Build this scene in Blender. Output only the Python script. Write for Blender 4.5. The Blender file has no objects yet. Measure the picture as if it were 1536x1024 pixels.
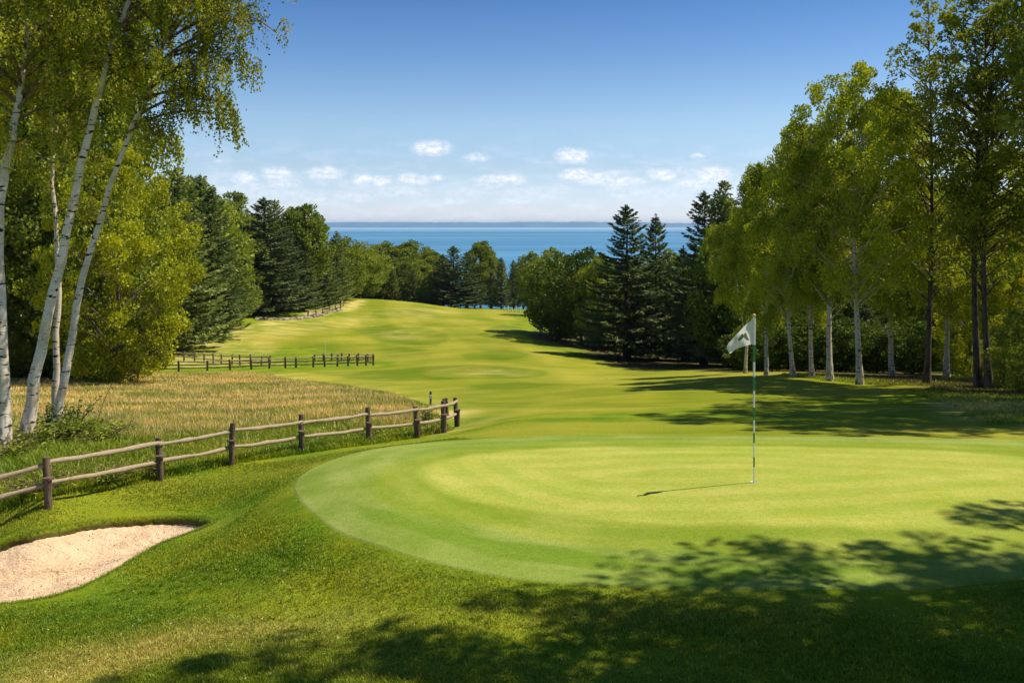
import bpy, math, random
import numpy as np
from math import sin, cos, pi, radians, log, exp

rng = np.random.default_rng(7)
random.seed(7)
S = bpy.context.scene
COL = S.collection

# ------------------------------------------------------------------ camera
F = 1350.0          # focal length in pixels of the 1536 px wide photograph
HOR = 334.0         # image row of the horizon
CZ = 3.8            # eye height above the putting green
cam_d = bpy.data.cameras.new('camera')
cam = bpy.data.objects.new('camera', cam_d)
COL.objects.link(cam)
cam.location = (0, 0, CZ)
cam.rotation_euler = (radians(90), 0, 0)
cam_d.sensor_width = 36
cam_d.lens = F * 36 / 1536
cam_d.shift_y = -(512 - HOR) / 1536
cam_d.clip_start = 0.1
cam_d.clip_end = 60000
S.camera = cam

# ------------------------------------------------------------------ sun, exposure
SUN_EL = radians(57)
SUN_AZ = math.atan2(0.98, 0.19)              # from +Y towards +X
sd = (cos(SUN_EL) * sin(SUN_AZ), cos(SUN_EL) * cos(SUN_AZ), sin(SUN_EL))
sl = bpy.data.lights.new('sun', 'SUN')
sl.energy = 5.0
sl.angle = radians(0.5)
sl.color = (1.0, 0.895, 0.70)
so = bpy.data.objects.new('sun', sl)
COL.objects.link(so)
from mathutils import Vector
so.rotation_euler = Vector(sd).to_track_quat('Z', 'Y').to_euler()
S.view_settings.view_transform = 'Standard'
S.view_settings.look = 'None'
S.view_settings.exposure = 0.38
S.view_settings.gamma = 1
S.cycles.max_bounces = 7
S.cycles.transparent_max_bounces = 8
S.cycles.volume_bounces = 0

# ------------------------------------------------------------------ node helpers
def nn(nt, t, **k):
    n = nt.nodes.new(t)
    for a, v in k.items():
        if a == 'ins':
            for i, x in v.items():
                if hasattr(x, 'is_output'):
                    nt.links.new(x, n.inputs[i])
                else:
                    n.inputs[i].default_value = x
        else:
            setattr(n, a, v)
    return n

def math_(nt, op, a, b=0.0, c=None, clamp=False):
    ins = {0: a, 1: b}
    if c is not None: ins[2] = c
    n = nn(nt, 'ShaderNodeMath', operation=op, ins=ins)
    n.use_clamp = clamp
    return n.outputs[0]

def mixc(nt, f, a, b, mode='MIX'):
    n = nn(nt, 'ShaderNodeMix', data_type='RGBA', blend_type=mode)
    for i, x in ((0, f), (6, a), (7, b)):
        if hasattr(x, 'is_output'): nt.links.new(x, n.inputs[i])
        else: n.inputs[i].default_value = x if i == 0 else (tuple(x) + (1,))[:4]
    return n.outputs[2]

def ramp(nt, f, lo, hi, a=0.0, b=1.0):
    n = nn(nt, 'ShaderNodeMapRange', interpolation_type='SMOOTHSTEP', ins={0: f, 1: lo, 2: hi, 3: a, 4: b})
    return n.outputs[0]

def noise(nt, vec, scale, detail=3, rough=0.55, sx=None):
    if sx:
        m = nn(nt, 'ShaderNodeMapping', ins={0: vec})
        m.inputs['Scale'].default_value = sx[:3]
        if len(sx) > 3: m.inputs['Rotation'].default_value = (0, 0, sx[3])
        vec = m.outputs[0]
    n = nn(nt, 'ShaderNodeTexNoise', ins={'Vector': vec, 'Scale': scale, 'Detail': detail, 'Roughness': rough})
    return n.outputs[0]

# ------------------------------------------------------------------ world: sky with fair-weather clouds
W = bpy.data.worlds.new('World'); S.world = W; W.use_nodes = True
nt = W.node_tree; nt.nodes.clear()
sky = nn(nt, 'ShaderNodeTexSky', sky_type='NISHITA', sun_disc=False)
sky.sun_elevation = SUN_EL; sky.sun_rotation = SUN_AZ
sky.altitude = 200; sky.air_density = 1.0; sky.dust_density = 0.6; sky.ozone_density = 2.0
tc = nn(nt, 'ShaderNodeTexCoord')
sep = nn(nt, 'ShaderNodeSeparateXYZ', ins={0: tc.outputs['Generated']})
yy = math_(nt, 'MAXIMUM', sep.outputs[1], 0.02)
ca = math_(nt, 'DIVIDE', sep.outputs[0], yy)
cb = math_(nt, 'DIVIDE', sep.outputs[2], yy)
cv = nn(nt, 'ShaderNodeCombineXYZ', ins={0: ca, 1: cb, 2: 0.0}).outputs[0]
nz = nn(nt, 'ShaderNodeTexNoise', ins={'Vector': cv, 'Scale': 55.0, 'Detail': 5.0, 'Roughness': 0.6})
nzo = nn(nt, 'ShaderNodeVectorMath', operation='SUBTRACT', ins={0: nz.outputs[1], 1: (0.5, 0.5, 0.5)})
nzs = nn(nt, 'ShaderNodeVectorMath', operation='MULTIPLY', ins={0: nzo.outputs[0], 1: (0.018, 0.009, 0.0)})
cw = nn(nt, 'ShaderNodeVectorMath', operation='ADD', ins={0: cv, 1: nzs.outputs[0]}).outputs[0]
PUFFS = [(647, 222, 27, 11, 1), (714, 236, 19, 7, .7), (860, 234, 27, 12, 1), (417, 260, 24, 10, .95), (366, 266, 20, 10, .8),
         (375, 280, 30, 9, .45), (425, 275, 30, 10, .6), (488, 260, 28, 10, .9), (545, 270, 20, 9, .9), (568, 271, 20, 9, .85),
         (618, 269, 26, 9, .85), (600, 288, 60, 10, .4), (655, 266, 13, 5, .9), (735, 268, 26, 7, .8), (765, 268, 24, 9, .9), (702, 288, 40, 12, .35),
         (800, 290, 60, 12, .4), (865, 262, 28, 9, 1), (893, 268, 34, 9, .85), (930, 272, 40, 8, .85), (994, 262, 22, 9, .95), (980, 290, 80, 12, .4),
         (1068, 264, 34, 14, .95), (1040, 275, 36, 11, .7), (1047, 233, 12, 4, .7), (420, 292, 90, 10, .35), (330, 241, 14, 4, .4),
         (1120, 285, 60, 14, .5), (1250, 262, 50, 12, .8), (150, 262, 60, 14, .7), (20, 240, 50, 12, .8), (1400, 240, 60, 12, .7)]
for q_ in range(32):
    PUFFS.append((rng.uniform(320, 1130), rng.uniform(256, 302), rng.uniform(10, 34), rng.uniform(3.5, 8), rng.uniform(.2, .55)))
acc = None
for (px, py, w, h, st) in PUFFS:
    a0, b0 = (px - 768) / F, (HOR - py) / F
    s1 = nn(nt, 'ShaderNodeVectorMath', operation='SUBTRACT', ins={0: cw, 1: (a0, b0, 0)}).outputs[0]
    s2 = nn(nt, 'ShaderNodeVectorMath', operation='MULTIPLY', ins={0: s1, 1: (F / (w * 1.08), F / (h * 1.08), 1)}).outputs[0]
    s3 = nn(nt, 'ShaderNodeVectorMath', operation='LENGTH', ins={0: s2}).outputs[1]
    s4 = ramp(nt, s3, 1.35, 0.25, 0.0, st)
    acc = s4 if acc is None else math_(nt, 'MAXIMUM', acc, s4)
nf = noise(nt, cv, 120.0, 6, 0.62, (1, 1.6, 1))
cden = math_(nt, 'MULTIPLY', acc, ramp(nt, nf, 0.30, 0.62, 0.35, 1.0))
# a thin veil of far cloud low over the water
veil = math_(nt, 'MULTIPLY', ramp(nt, cb, 0.12, 0.025), ramp(nt, noise(nt, cv, 26.0, 4, 0.6, (1, 3.2, 1)), 0.42, 0.72))
cden = math_(nt, 'MAXIMUM', cden, math_(nt, 'MULTIPLY', veil, 0.32))
front = ramp(nt, sep.outputs[1], 0.05, 0.2)
cden = math_(nt, 'MULTIPLY', cden, front)
elev = sep.outputs[2]
tint = nn(nt, 'ShaderNodeValToRGB', ins={0: elev})
cr = tint.color_ramp
cr.elements[0].position = 0.0; cr.elements[0].color = (1.24, 1.38, 1.98, 1)
cr.elements[1].position = 1.0; cr.elements[1].color = (0.50, 0.66, 0.86, 1)
for p, c in ((0.03, (0.96, 1.10, 1.52, 1)), (0.06, (0.84, 0.95, 1.20, 1)), (0.11, (0.86, 0.97, 1.11, 1)), (0.18, (0.56, 0.76, 0.99, 1)), (0.25, (0.35, 0.58, 0.88, 1))):
    e = cr.elements.new(p); e.color = c
skyc = mixc(nt, 1.0, sky.outputs[0], tint.outputs[0], 'MULTIPLY')
cloud = mixc(nt, ramp(nt, nf, 0.35, 0.7), (7.3, 7.7, 8.8), (8.5, 8.6, 9.2))
skyc = mixc(nt, cden, skyc, cloud)
bg = nn(nt, 'ShaderNodeBackground', ins={0: skyc, 1: 0.096})
wo = nn(nt, 'ShaderNodeOutputWorld')
nt.links.new(bg.outputs[0], wo.inputs[0])
W.cycles.sampling_method = 'MANUAL'; W.cycles.sample_map_resolution = 256

# ------------------------------------------------------------------ terrain
CP = [  # image x, image y, distance
 (768,1024,7.4),(1400,1024,7.4),(1900,1024,7.4),(300,1024,7.8),(0,1024,8.4),(-400,1024,8.8),
 (640,930,8.85),(900,930,8.7),(1400,900,9.1),(1900,880,9.6),
 (300,930,9.7),(0,960,9.9),(0,905,11.4),(-350,900,11.8),(160,865,12.3),(316,786,14.3),(100,790,14.6),(-10,815,14.2),(-400,830,14.4),
 (445,740,13.3),(560,820,10.75),(500,880,10.1),(400,850,11.0),(870,878,9.5),(768,760,12.2),(1131,725,13.1),(1400,730,12.95),(1900,740,12.8),
 (560,675,17.0),(700,660,18.0),(900,655,18.4),(1200,656,18.0),(1536,664,17.3),(2000,670,17.0),
 (73,754,15),(240,720,17.5),(347,697,19),(452,680,20.6),(553,665,22.2),(625,656,23.6),(684,641,26),(-300,790,14.8),
 (38,672,21),(78,660,21.8),(-300,680,20.5),
 (768,630,24),(1000,630,23),(1200,625,23.5),(1500,628,22.5),(1900,640,21),
 (100,635,26),(300,635,27),(500,622,29),(640,612,31),(-300,640,25),
 (768,600,36),(1000,600,31.5),(1200,597,31),(1500,600,29),(1900,610,27),
 (200,596,38),(450,590,42),(0,596,37),(-300,600,36),
 (1190,566,42),(1290,577,39),(1390,577,38),(1480,585,35.5),(1800,590,33),
 (200,566,54),(0,566,52),(450,566,56),(620,570,53),(768,570,52),(1000,572,46),(-300,566,50),
 (400,556,66),(250,560,64),(560,551,67),(250,541,78),(400,541,80),(768,545,69),(945,546,80),(1060,552,68),(1200,556,60),(1400,560,58),(1800,560,58),
 (250,520,92),(400,510,100),(560,520,92),(768,520,88),(860,522,92),(850,512,104),(0,535,84),(-300,535,84),(1100,528,100),(1500,528,100),
 (560,492,122),(640,490,124),(768,490,122),(320,492,108),(400,470,132),(450,468,140),(0,500,110),(-300,500,110),(850,498,125),(1100,500,130),(1500,500,130),
 (520,447,182),(640,456,188),(700,462,190),(790,468,182),(768,475,160),(640,468,158),(900,480,170),(1200,480,170),(300,452,170),(0,460,170),
]
cpp = []
for px, py, Y in CP:
    cpp.append(((px - 768) / F * Y, Y, CZ - (py - HOR) / F * Y))
for u in (-0.6, -0.2, 0.2, 0.6):
    for Y, z in ((235, -18), (300, -27), (380, -38), (460, -46)):
        cpp.append((u * Y, Y, z))
for u in (-0.8, -0.3, 0.3, 0.8):
    cpp.append((u * 10, 5.0, 0.1 if u > -0.5 else -0.3))
cpp = np.array(cpp)
def warp(X, Y):
    Yc = np.clip(Y, 4.0, 470)
    u = np.clip(X / (Yc + 5), -0.75, 0.78)
    return np.stack([u * 2.2, np.log(Yc + 6)], -1)
def tps(r2):
    return 0.5 * r2 * np.log(r2 + 1e-9)
_P = warp(cpp[:, 0], cpp[:, 1])
_n = len(_P)
_K = tps(((_P[:, None] - _P[None]) ** 2).sum(-1)) + 0.0012 * np.eye(_n)
_Q = np.hstack([np.ones((_n, 1)), _P])
_A = np.zeros((_n + 3, _n + 3)); _A[:_n, :_n] = _K; _A[:_n, _n:] = _Q; _A[_n:, :_n] = _Q.T
_b = np.zeros(_n + 3); _b[:_n] = cpp[:, 2]
_w = np.linalg.solve(_A, _b)
MOUNDS = []
def base_h(X, Y):
    X = np.asarray(X, float); Y = np.asarray(Y, float)
    sh = X.shape
    P = warp(X.ravel(), Y.ravel())
    out = np.empty(len(P))
    for i in range(0, len(P), 60000):
        p = P[i:i + 60000]
        r2 = (p[:, None, 0] - _P[None, :, 0]) ** 2 + (p[:, None, 1] - _P[None, :, 1]) ** 2
        out[i:i + 60000] = tps(r2) @ _w[:_n] + _w[_n] + p @ _w[_n + 1:]
    x, y = X.ravel(), Y.ravel()
    for (mx, my, rx, ry, h) in MOUNDS:
        out += h * np.exp(-((x - mx) / rx) ** 2 - ((y - my) / ry) ** 2)
    far = np.clip((y - 30) / 60, 0, 1)
    out += far * 0.12 * (np.sin(x * 0.21 + y * 0.07) + np.sin(x * 0.09 - y * 0.16 + 1.3))
    return out.reshape(sh)
_ys = np.exp(np.linspace(log(6.0), log(420), 2600))
def at(px, py):
    """world point of the ground seen at that spot of the photograph"""
    u = (px - 768) / F
    z = CZ - (py - HOR) / F * _ys
    g = base_h(u * _ys, _ys)
    k = np.argmax(g >= z)
    if k == 0: k = len(_ys) - 1
    return Vector((u * _ys[k], _ys[k], g[k]))
for (px, py, rx, ry, h) in ((600, 500, 7, 6, .55), (745, 560, 6, 4.5, .45), (480, 478, 9, 8, .5), (690, 535, 7, 5, .3), (930, 600, 4, 3, .15)):
    p = at(px, py); MOUNDS.append((p.x, p.y + ry * .4, rx, ry, h))
def gz(x, y): return float(base_h(np.array([x]), np.array([y]))[0])

def plan(poly):
    return np.array([[p.x, p.y] for p in (at(*q) for q in poly)])
def smooth_closed(P, n=160):
    P = np.asarray(P, float); m = len(P)
    out = []
    per = max(2, n // m)
    for i in range(m):
        p0, p1, p2, p3 = P[i - 1], P[i], P[(i + 1) % m], P[(i + 2) % m]
        for k in range(per):
            t = k / per
            out.append(0.5 * ((2 * p1) + (-p0 + p2) * t + (2 * p0 - 5 * p1 + 4 * p2 - p3) * t * t + (-p0 + 3 * p1 - 3 * p2 + p3) * t ** 3))
    return np.array(out)
def sdist(X, Y, P):
    """signed distance to a polygon in plan, positive inside"""
    x, y = np.asarray(X).ravel(), np.asarray(Y).ravel()
    d = np.full(x.shape, 1e9); ins = np.zeros(x.shape, bool)
    for i in range(len(P)):
        a, b = P[i - 1], P[i]
        e = b - a; wx, wy = x - a[0], y - a[1]
        t = np.clip((wx * e[0] + wy * e[1]) / (e @ e + 1e-12), 0, 1)
        d = np.minimum(d, (wx - t * e[0]) ** 2 + (wy - t * e[1]) ** 2)
        c = (a[1] > y) != (b[1] > y)
        with np.errstate(divide='ignore', invalid='ignore'):
            xi = (b[0] - a[0]) * (y - a[1]) / (b[1] - a[1] + 1e-12) + a[0]
        ins ^= c & (x < xi)
    d = np.sqrt(d)
    return np.where(ins, d, -d)

# outlines in plan
GREEN_OUT = smooth_closed(plan([(445,742),(455,712),(520,684),(600,669),(740,658),(960,653),(1250,656),(1560,663),(1900,700),(2050,760),(1900,830),(1500,872),(1180,884),(960,880),(800,871),(690,852),(590,826),(500,792)]), 216)
GREEN_MID = smooth_closed(plan([(552,735),(575,706),(650,680),(760,668),(960,661),(1250,663),(1540,671),(1820,705),(1900,755),(1780,805),(1480,835),(1200,838),(960,826),(790,806),(680,785),(600,762)]), 192)
GREEN_IN = smooth_closed(plan([(632,712),(660,694),(740,680),(900,672),(1150,671),(1400,676),(1640,700),(1720,745),(1560,782),(1280,793),(1050,788),(860,775),(730,755),(660,735)]), 168)
WEDGE = smooth_closed(plan([(522,752),(560,762),(640,786),(760,812),(900,832),(1100,848),(1350,850),(1350,862),(1100,868),(950,862),(800,846),(700,826),(610,800),(550,778)]), 140)
BUNK = smooth_closed(plan([(0,818),(60,800),(130,786),(200,780),(260,777),(300,780),(317,786),(285,799),(240,816),(200,838),(160,862),(110,885),(50,900),(-20,908),(-120,914),(-230,900),(-260,872),(-180,850),(-80,835)]), 240)
bc = BUNK.mean(0)
def bunk_depth(x, y, d):
    """d = distance inside the rim; deeper at the far side"""
    return 0.03 + 0.22 * np.clip(d / 0.9, 0, 1) ** 0.7

# ------------------------------------------------------------------ object helpers
def tag(o, label=None, cat=None, group=None, kind=None):
    if label: o['label'] = label
    if cat: o['category'] = cat
    if group: o['group'] = group
    if kind: o['kind'] = kind
    return o
def link(name, me, parent=None, mat=None):
    o = bpy.data.objects.new(name, me); COL.objects.link(o)
    if parent is not None: o.parent = parent
    if mat is not None:
        me.materials.clear(); me.materials.append(mat)
    return o
def empty(name, loc=(0, 0, 0), rz=0):
    o = bpy.data.objects.new(name, None); COL.objects.link(o)
    o.location = loc; o.rotation_euler = (0, 0, rz); o.empty_display_size = 0.3
    return o
def np_mesh(name, V, Fc, smooth=False, attrs=None, uv=None):
    V = np.asarray(V, np.float32); Fc = np.asarray(Fc, np.int32)
    me = bpy.data.meshes.new(name)
    k = Fc.shape[1]; n = len(Fc)
    me.vertices.add(len(V)); me.vertices.foreach_set('co', V.ravel())
    me.loops.add(n * k); me.loops.foreach_set('vertex_index', Fc.ravel())
    me.polygons.add(n)
    me.polygons.foreach_set('loop_start', np.arange(0, n * k, k, dtype=np.int32))
    me.polygons.foreach_set('loop_total', np.full(n, k, np.int32))
    me.polygons.foreach_set('use_smooth', np.full(n, smooth, bool))
    if uv is not None:
        l = me.uv_layers.new(name='uv')
        l.data.foreach_set('uv', np.asarray(uv, np.float32)[Fc.ravel()].ravel())
    for an, av in (attrs or {}).items():
        av = np.asarray(av, np.float32)
        if av.ndim == 1:
            a = me.attributes.new(an, 'FLOAT', 'POINT'); a.data.foreach_set('value', av)
        else:
            a = me.attributes.new(an, 'FLOAT_COLOR', 'POINT'); a.data.foreach_set('color', av.ravel())
    me.update(calc_edges=True); me.validate()
    return me

class MB:
    """collects swept tubes and grids into one quad mesh"""
    def __init__(s): s.V = []; s.F = []; s.U = []; s.n = 0
    def tube(s, pts, rad, sides=7, cap=True, rough=0.0, sq=None):
        pts = np.asarray(pts, float); m = len(pts)
        rad = np.broadcast_to(np.asarray(rad, float), (m,))
        T = np.gradient(pts, axis=0); T /= np.linalg.norm(T, axis=1)[:, None] + 1e-9
        ref = np.array([0, 0, 1.0]) if abs(T[:, 2]).mean() < 0.75 else np.array([1.0, 0, 0])
        A = np.cross(T, ref); A /= np.linalg.norm(A, axis=1)[:, None] + 1e-9
        B = np.cross(T, A)
        th = np.linspace(0, 2 * pi, sides, endpoint=False)
        rr = rad[:, None] * (1 + rough * rng.standard_normal((m, sides)))
        V = pts[:, None] + rr[..., None] * (np.cos(th)[None, :, None] * A[:, None] + np.sin(th)[None, :, None] * B[:, None])
        L = np.concatenate([[0], np.cumsum(np.linalg.norm(np.diff(pts, axis=0), axis=1))])
        U = np.stack(np.broadcast_arrays((th / (2 * pi) * (2 * pi) * rad.max())[None], L[:, None]), -1)
        i = np.arange(m - 1)[:, None] * sides; j = np.arange(sides)[None]; j2 = (j + 1) % sides
        Fq = np.stack([i + j, i + j2, i + sides + j2, i + sides + j], -1).reshape(-1, 4) + s.n
        s.V.append(V.reshape(-1, 3)); s.U.append(U.reshape(-1, 2)); s.F.append(Fq); s.n += m * sides
        if cap:
            for e in (0, m - 1):
                ring = V[e]; n0 = s.n
                s.V.append(np.vstack([ring, pts[e][None]])); s.U.append(np.vstack([U[e], U[e][:1]])); s.n += sides + 1
                k = np.arange(0, sides, 2)
                q = np.stack([k, (k + 1) % sides, (k + 2) % sides, np.full(len(k), sides)], -1)
                if e: q = q[:, ::-1]
                s.F.append(q + n0)
    def mesh(s, name, smooth=True):
        return np_mesh(name, np.vstack(s.V), np.vstack(s.F), smooth, uv=np.vstack(s.U))

def mat(name):
    m = bpy.data.materials.new(name); m.use_nodes = True
    m.node_tree.nodes.clear()
    return m, m.node_tree
def out(nt, sh, disp=None):
    o = nn(nt, 'ShaderNodeOutputMaterial'); nt.links.new(sh, o.inputs[0])
def bump(nt, h, st, dist):
    return nn(nt, 'ShaderNodeBump', ins={'Strength': st, 'Distance': dist, 'Height': h}).outputs[0]
def principled(nt, col, rough=0.8, spec=0.2, normal=None, **k):
    p = nn(nt, 'ShaderNodeBsdfPrincipled', ins={'Base Color': col, 'Roughness': rough, 'Specular IOR Level': spec})
    if normal is not None: nt.links.new(normal, p.inputs['Normal'])
    for a, b in k.items(): p.inputs[a].default_value = b
    return p.outputs[0]

# ------------------------------------------------------------------ materials
def turf_colour(nt):
    """colour of growing turf: zone.r = close mown, zone.g = dry straw, zone.b = leaf litter"""
    co = nn(nt, 'ShaderNodeNewGeometry').outputs['Position']
    at_ = nn(nt, 'ShaderNodeAttribute', attribute_name='zone')
    z = nn(nt, 'ShaderNodeSeparateColor', ins={0: at_.outputs['Color']})
    n1 = noise(nt, co, 0.55, 4, 0.6)
    n2 = noise(nt, co, 5.0, 4, 0.65, (0.6, 1.7, 1, 0.5))
    n3 = noise(nt, co, 0.12, 3, 0.6)
    n4 = noise(nt, co, 0.30, 3, 0.6, (0.5, 1.5, 1, 0.45))
    rough_ = mixc(nt, ramp(nt, n1, 0.35, 0.68), (0.080, 0.155, 0.004), (0.238, 0.258, 0.011))
    rough_ = mixc(nt, math_(nt, 'MULTIPLY', ramp(nt, n4, 0.50, 0.66), 0.6), rough_, (0.30, 0.290, 0.035))
    rough_ = mixc(nt, ramp(nt, n2, 0.3, 0.75, 0, .65), rough_, (0.190, 0.290, 0.022))
    fair = mixc(nt, ramp(nt, n3, 0.35, 0.65), (0.225, 0.255, 0.017), (0.350, 0.330, 0.042))
    fair = mixc(nt, math_(nt, 'MULTIPLY', ramp(nt, noise(nt, co, 0.16, 4, 0.6, (0.35, 1.6, 1, -0.3)), 0.5, 0.68), 0.65), fair, (0.33, 0.285, 0.052))
    fair = mixc(nt, math_(nt, 'MULTIPLY', ramp(nt, n1, 0.5, 0.7), 0.25), fair, (0.18, 0.270, 0.018))
    dry = mixc(nt, ramp(nt, n1, 0.3, 0.7), (0.46, 0.39, 0.12), (0.68, 0.53, 0.22))
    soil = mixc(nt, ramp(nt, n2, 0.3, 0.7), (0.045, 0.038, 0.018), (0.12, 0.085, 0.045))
    n6 = noise(nt, co, 0.9, 5, 0.7, (0.35, 1.5, 1, 0.12))
    fair = mixc(nt, ramp(nt, n6, 0.38, 0.66, 0, .55), fair, mixc(nt, 1.0, fair, (0.66, 0.78, 0.55), 'MULTIPLY'))
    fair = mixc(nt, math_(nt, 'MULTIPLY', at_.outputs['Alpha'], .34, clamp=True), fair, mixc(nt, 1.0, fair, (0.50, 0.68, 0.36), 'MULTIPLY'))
    c = mixc(nt, z.outputs[0], rough_, fair)
    c = mixc(nt, math_(nt, 'MULTIPLY', z.outputs[1], ramp(nt, noise(nt, co, 0.38, 4, 0.65, (0.6, 1.2, 1)), 0.40, 0.58, 0.15, 1.0)), c, dry)
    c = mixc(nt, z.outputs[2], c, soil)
    return c, co
def make_turf():
    m, nt = mat('turf')
    c, co = turf_colour(nt)
    f = noise(nt, co, 38.0, 3, 0.7)
    c = mixc(nt, ramp(nt, f, 0.30, 0.70), mixc(nt, 1.0, c, (0.72, 0.72, 0.72), 'MULTIPLY'), mixc(nt, 1.0, c, (1.15, 1.12, 1.05), 'MULTIPLY'))
    out(nt, principled(nt, c, 0.95, 0.05, bump(nt, math_(nt, 'ADD', f, noise(nt, co, 4.0, 3, 0.7)), 0.6, 0.03)))
    return m
M_TURF = make_turf()
def make_blade():
    m, nt = mat('grass_blade')
    c, co = turf_colour(nt)
    t = nn(nt, 'ShaderNodeAttribute', attribute_name='tint').outputs['Fac']
    t = math_(nt, 'POWER', t, 1.7)
    c = mixc(nt, 1.0, c, mixc(nt, t, (0.72, 0.80, 0.6), (2.3, 2.0, 2.2)), 'MULTIPLY')
    d = nn(nt, 'ShaderNodeBsdfDiffuse', ins={0: c})
    tr = nn(nt, 'ShaderNodeBsdfTranslucent', ins={0: mixc(nt, 1.0, c, (1.15, 1.15, 0.6), 'MULTIPLY')})
    g = nn(nt, 'ShaderNodeBsdfGlossy', ins={0: (0.7, 0.75, 0.6, 1), 'Roughness': 0.45})
    s = nn(nt, 'ShaderNodeMixShader', ins={0: 0.35, 1: d.outputs[0], 2: tr.outputs[0]})
    s2 = nn(nt, 'ShaderNodeMixShader', ins={0: 0.04, 1: s.outputs[0], 2: g.outputs[0]})
    out(nt, s2.outputs[0]); return m
M_BLADE = make_blade()
def make_green():
    m, nt = mat('green_turf')
    co = nn(nt, 'ShaderNodeNewGeometry').outputs['Position']
    r = nn(nt, 'ShaderNodeSeparateColor', ins={0: nn(nt, 'ShaderNodeAttribute', attribute_name='ring').outputs['Color']}).outputs
    n1 = noise(nt, co, 0.7, 4, 0.6); n2 = noise(nt, co, 55.0, 3, 0.75); n3 = noise(nt, co, 3.0, 4, 0.65, (0.6, 1.6, 1, 0.2)); n4 = noise(nt, co, 14.0, 4, 0.7)
    col = mixc(nt, ramp(nt, n1, 0.36, 0.66), (0.210, 0.270, 0.048), (0.285, 0.325, 0.088))
    col = mixc(nt, math_(nt, 'MULTIPLY', r[2], 0.8), col, (0.150, 0.235, 0.022))
    apr = mixc(nt, ramp(nt, n1, 0.36, 0.66), (0.225, 0.278, 0.034), (0.290, 0.325, 0.060))
    grn = mixc(nt, ramp(nt, n1, 0.36, 0.66), (0.345, 0.372, 0.074), (0.410, 0.410, 0.105))
    grn = mixc(nt, ramp(nt, n3, 0.44, 0.72, 0, .5), grn, (0.42, 0.365, 0.062))
    grn = mixc(nt, ramp(nt, noise(nt, co, 0.45, 3, 0.6, (0.7, 1.3, 1, 0.6)), 0.5, 0.7, 0, .5), grn, (0.31, 0.375, 0.050))
    c = mixc(nt, r[0], col, apr); c = mixc(nt, r[1], c, grn)
    al = nn(nt, 'ShaderNodeAttribute', attribute_name='ring').outputs['Alpha']
    c = mixc(nt, math_(nt, 'MULTIPLY', al, .85), c, mixc(nt, 1.0, c, (0.86, 0.93, 0.78), 'MULTIPLY'))
    n7 = noise(nt, co, 1.4, 5, 0.7, (0.35, 1.6, 1, 0.15))
    c = mixc(nt, ramp(nt, n7, 0.40, 0.68, 0, .5), c, mixc(nt, 1.0, c, (0.80, 0.90, 0.70), 'MULTIPLY'))
    c = mixc(nt, ramp(nt, n4, 0.38, 0.66, 0, .6), c, mixc(nt, 1.0, c, (0.74, 0.84, 0.60), 'MULTIPLY'))
    c = mixc(nt, ramp(nt, n2, 0.28, 0.72), mixc(nt, 1.0, c, (0.70, 0.76, 0.62), 'MULTIPLY'), mixc(nt, 1.0, c, (1.20, 1.16, 1.22), 'MULTIPLY'))
    out(nt, principled(nt, c, 0.95, 0.04, bump(nt, math_(nt, 'ADD', n2, n4), 0.7, 0.008)))
    return m
M_GREEN = make_green()
def make_sand():
    m, nt = mat('bunker_sand')
    co = nn(nt, 'ShaderNodeNewGeometry').outputs['Position']
    n1 = noise(nt, co, 1.6, 4, 0.6); n2 = noise(nt, co, 90.0, 3, 0.7); n3 = noise(nt, co, 9.0, 5, 0.7, (0.7, 1.5, 1, 0.4))
    c = mixc(nt, ramp(nt, n1, 0.35, 0.7), (0.80, 0.57, 0.36), (0.92, 0.68, 0.45))
    c = mixc(nt, ramp(nt, n3, 0.55, 0.72, 0, .55), c, (0.56, 0.39, 0.24))
    c = mixc(nt, ramp(nt, n2, 0.3, 0.7), mixc(nt, 1.0, c, (0.95, 0.95, 0.95), 'MULTIPLY'), c)
    h = math_(nt, 'ADD', math_(nt, 'MULTIPLY', n3, 2.2), math_(nt, 'MULTIPLY', n2, 0.25))
    out(nt, principled(nt, c, 0.95, 0.1, bump(nt, h, 0.9, 0.05)))
    return m
M_SAND = make_sand()
def make_leaf(name, a, b, tr=0.35, scale=0.55, glos=0.022, ttint=(1.25, 1.2, 0.35)):
    m, nt = mat(name)
    co = nn(nt, 'ShaderNodeTexCoord').outputs['Object']
    oi = nn(nt, 'ShaderNodeObjectInfo').outputs['Random']
    t = nn(nt, 'ShaderNodeAttribute', attribute_name='tint').outputs['Fac']
    f = math_(nt, 'ADD', math_(nt, 'MULTIPLY', noise(nt, co, scale, 2, 0.5), 0.9), math_(nt, 'MULTIPLY', t, 0.5))
    f = math_(nt, 'ADD', f, math_(nt, 'MULTIPLY', oi, 0.25))
    c = mixc(nt, ramp(nt, f, 0.45, 1.05), a, b)
    d = nn(nt, 'ShaderNodeBsdfDiffuse', ins={0: c})
    tn = nn(nt, 'ShaderNodeBsdfTranslucent', ins={0: mixc(nt, 1.0, c, ttint, 'MULTIPLY')})
    g = nn(nt, 'ShaderNodeBsdfGlossy', ins={0: (0.8, 0.85, 0.7, 1), 'Roughness': 0.55})
    s = nn(nt, 'ShaderNodeMixShader', ins={0: tr, 1: d.outputs[0], 2: tn.outputs[0]})
    s2 = nn(nt, 'ShaderNodeMixShader', ins={0: glos, 1: s.outputs[0], 2: g.outputs[0]})
    out(nt, s2.outputs[0]); return m
M_BIRCHLEAF = make_leaf('birch_leaf', (0.105, 0.149, 0.011), (0.462, 0.462, 0.028), 0.38, 0.8, 0.022)
M_RBIRCHLEAF = make_leaf('weeping_leaf', (0.094, 0.153, 0.014), (0.425, 0.472, 0.031), 0.38, 0.5)
M_YELLOWLEAF = make_leaf('yellow_green_leaf', (0.12, 0.165, 0.008), (0.46, 0.48, 0.025), 0.36, 0.4)
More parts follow.
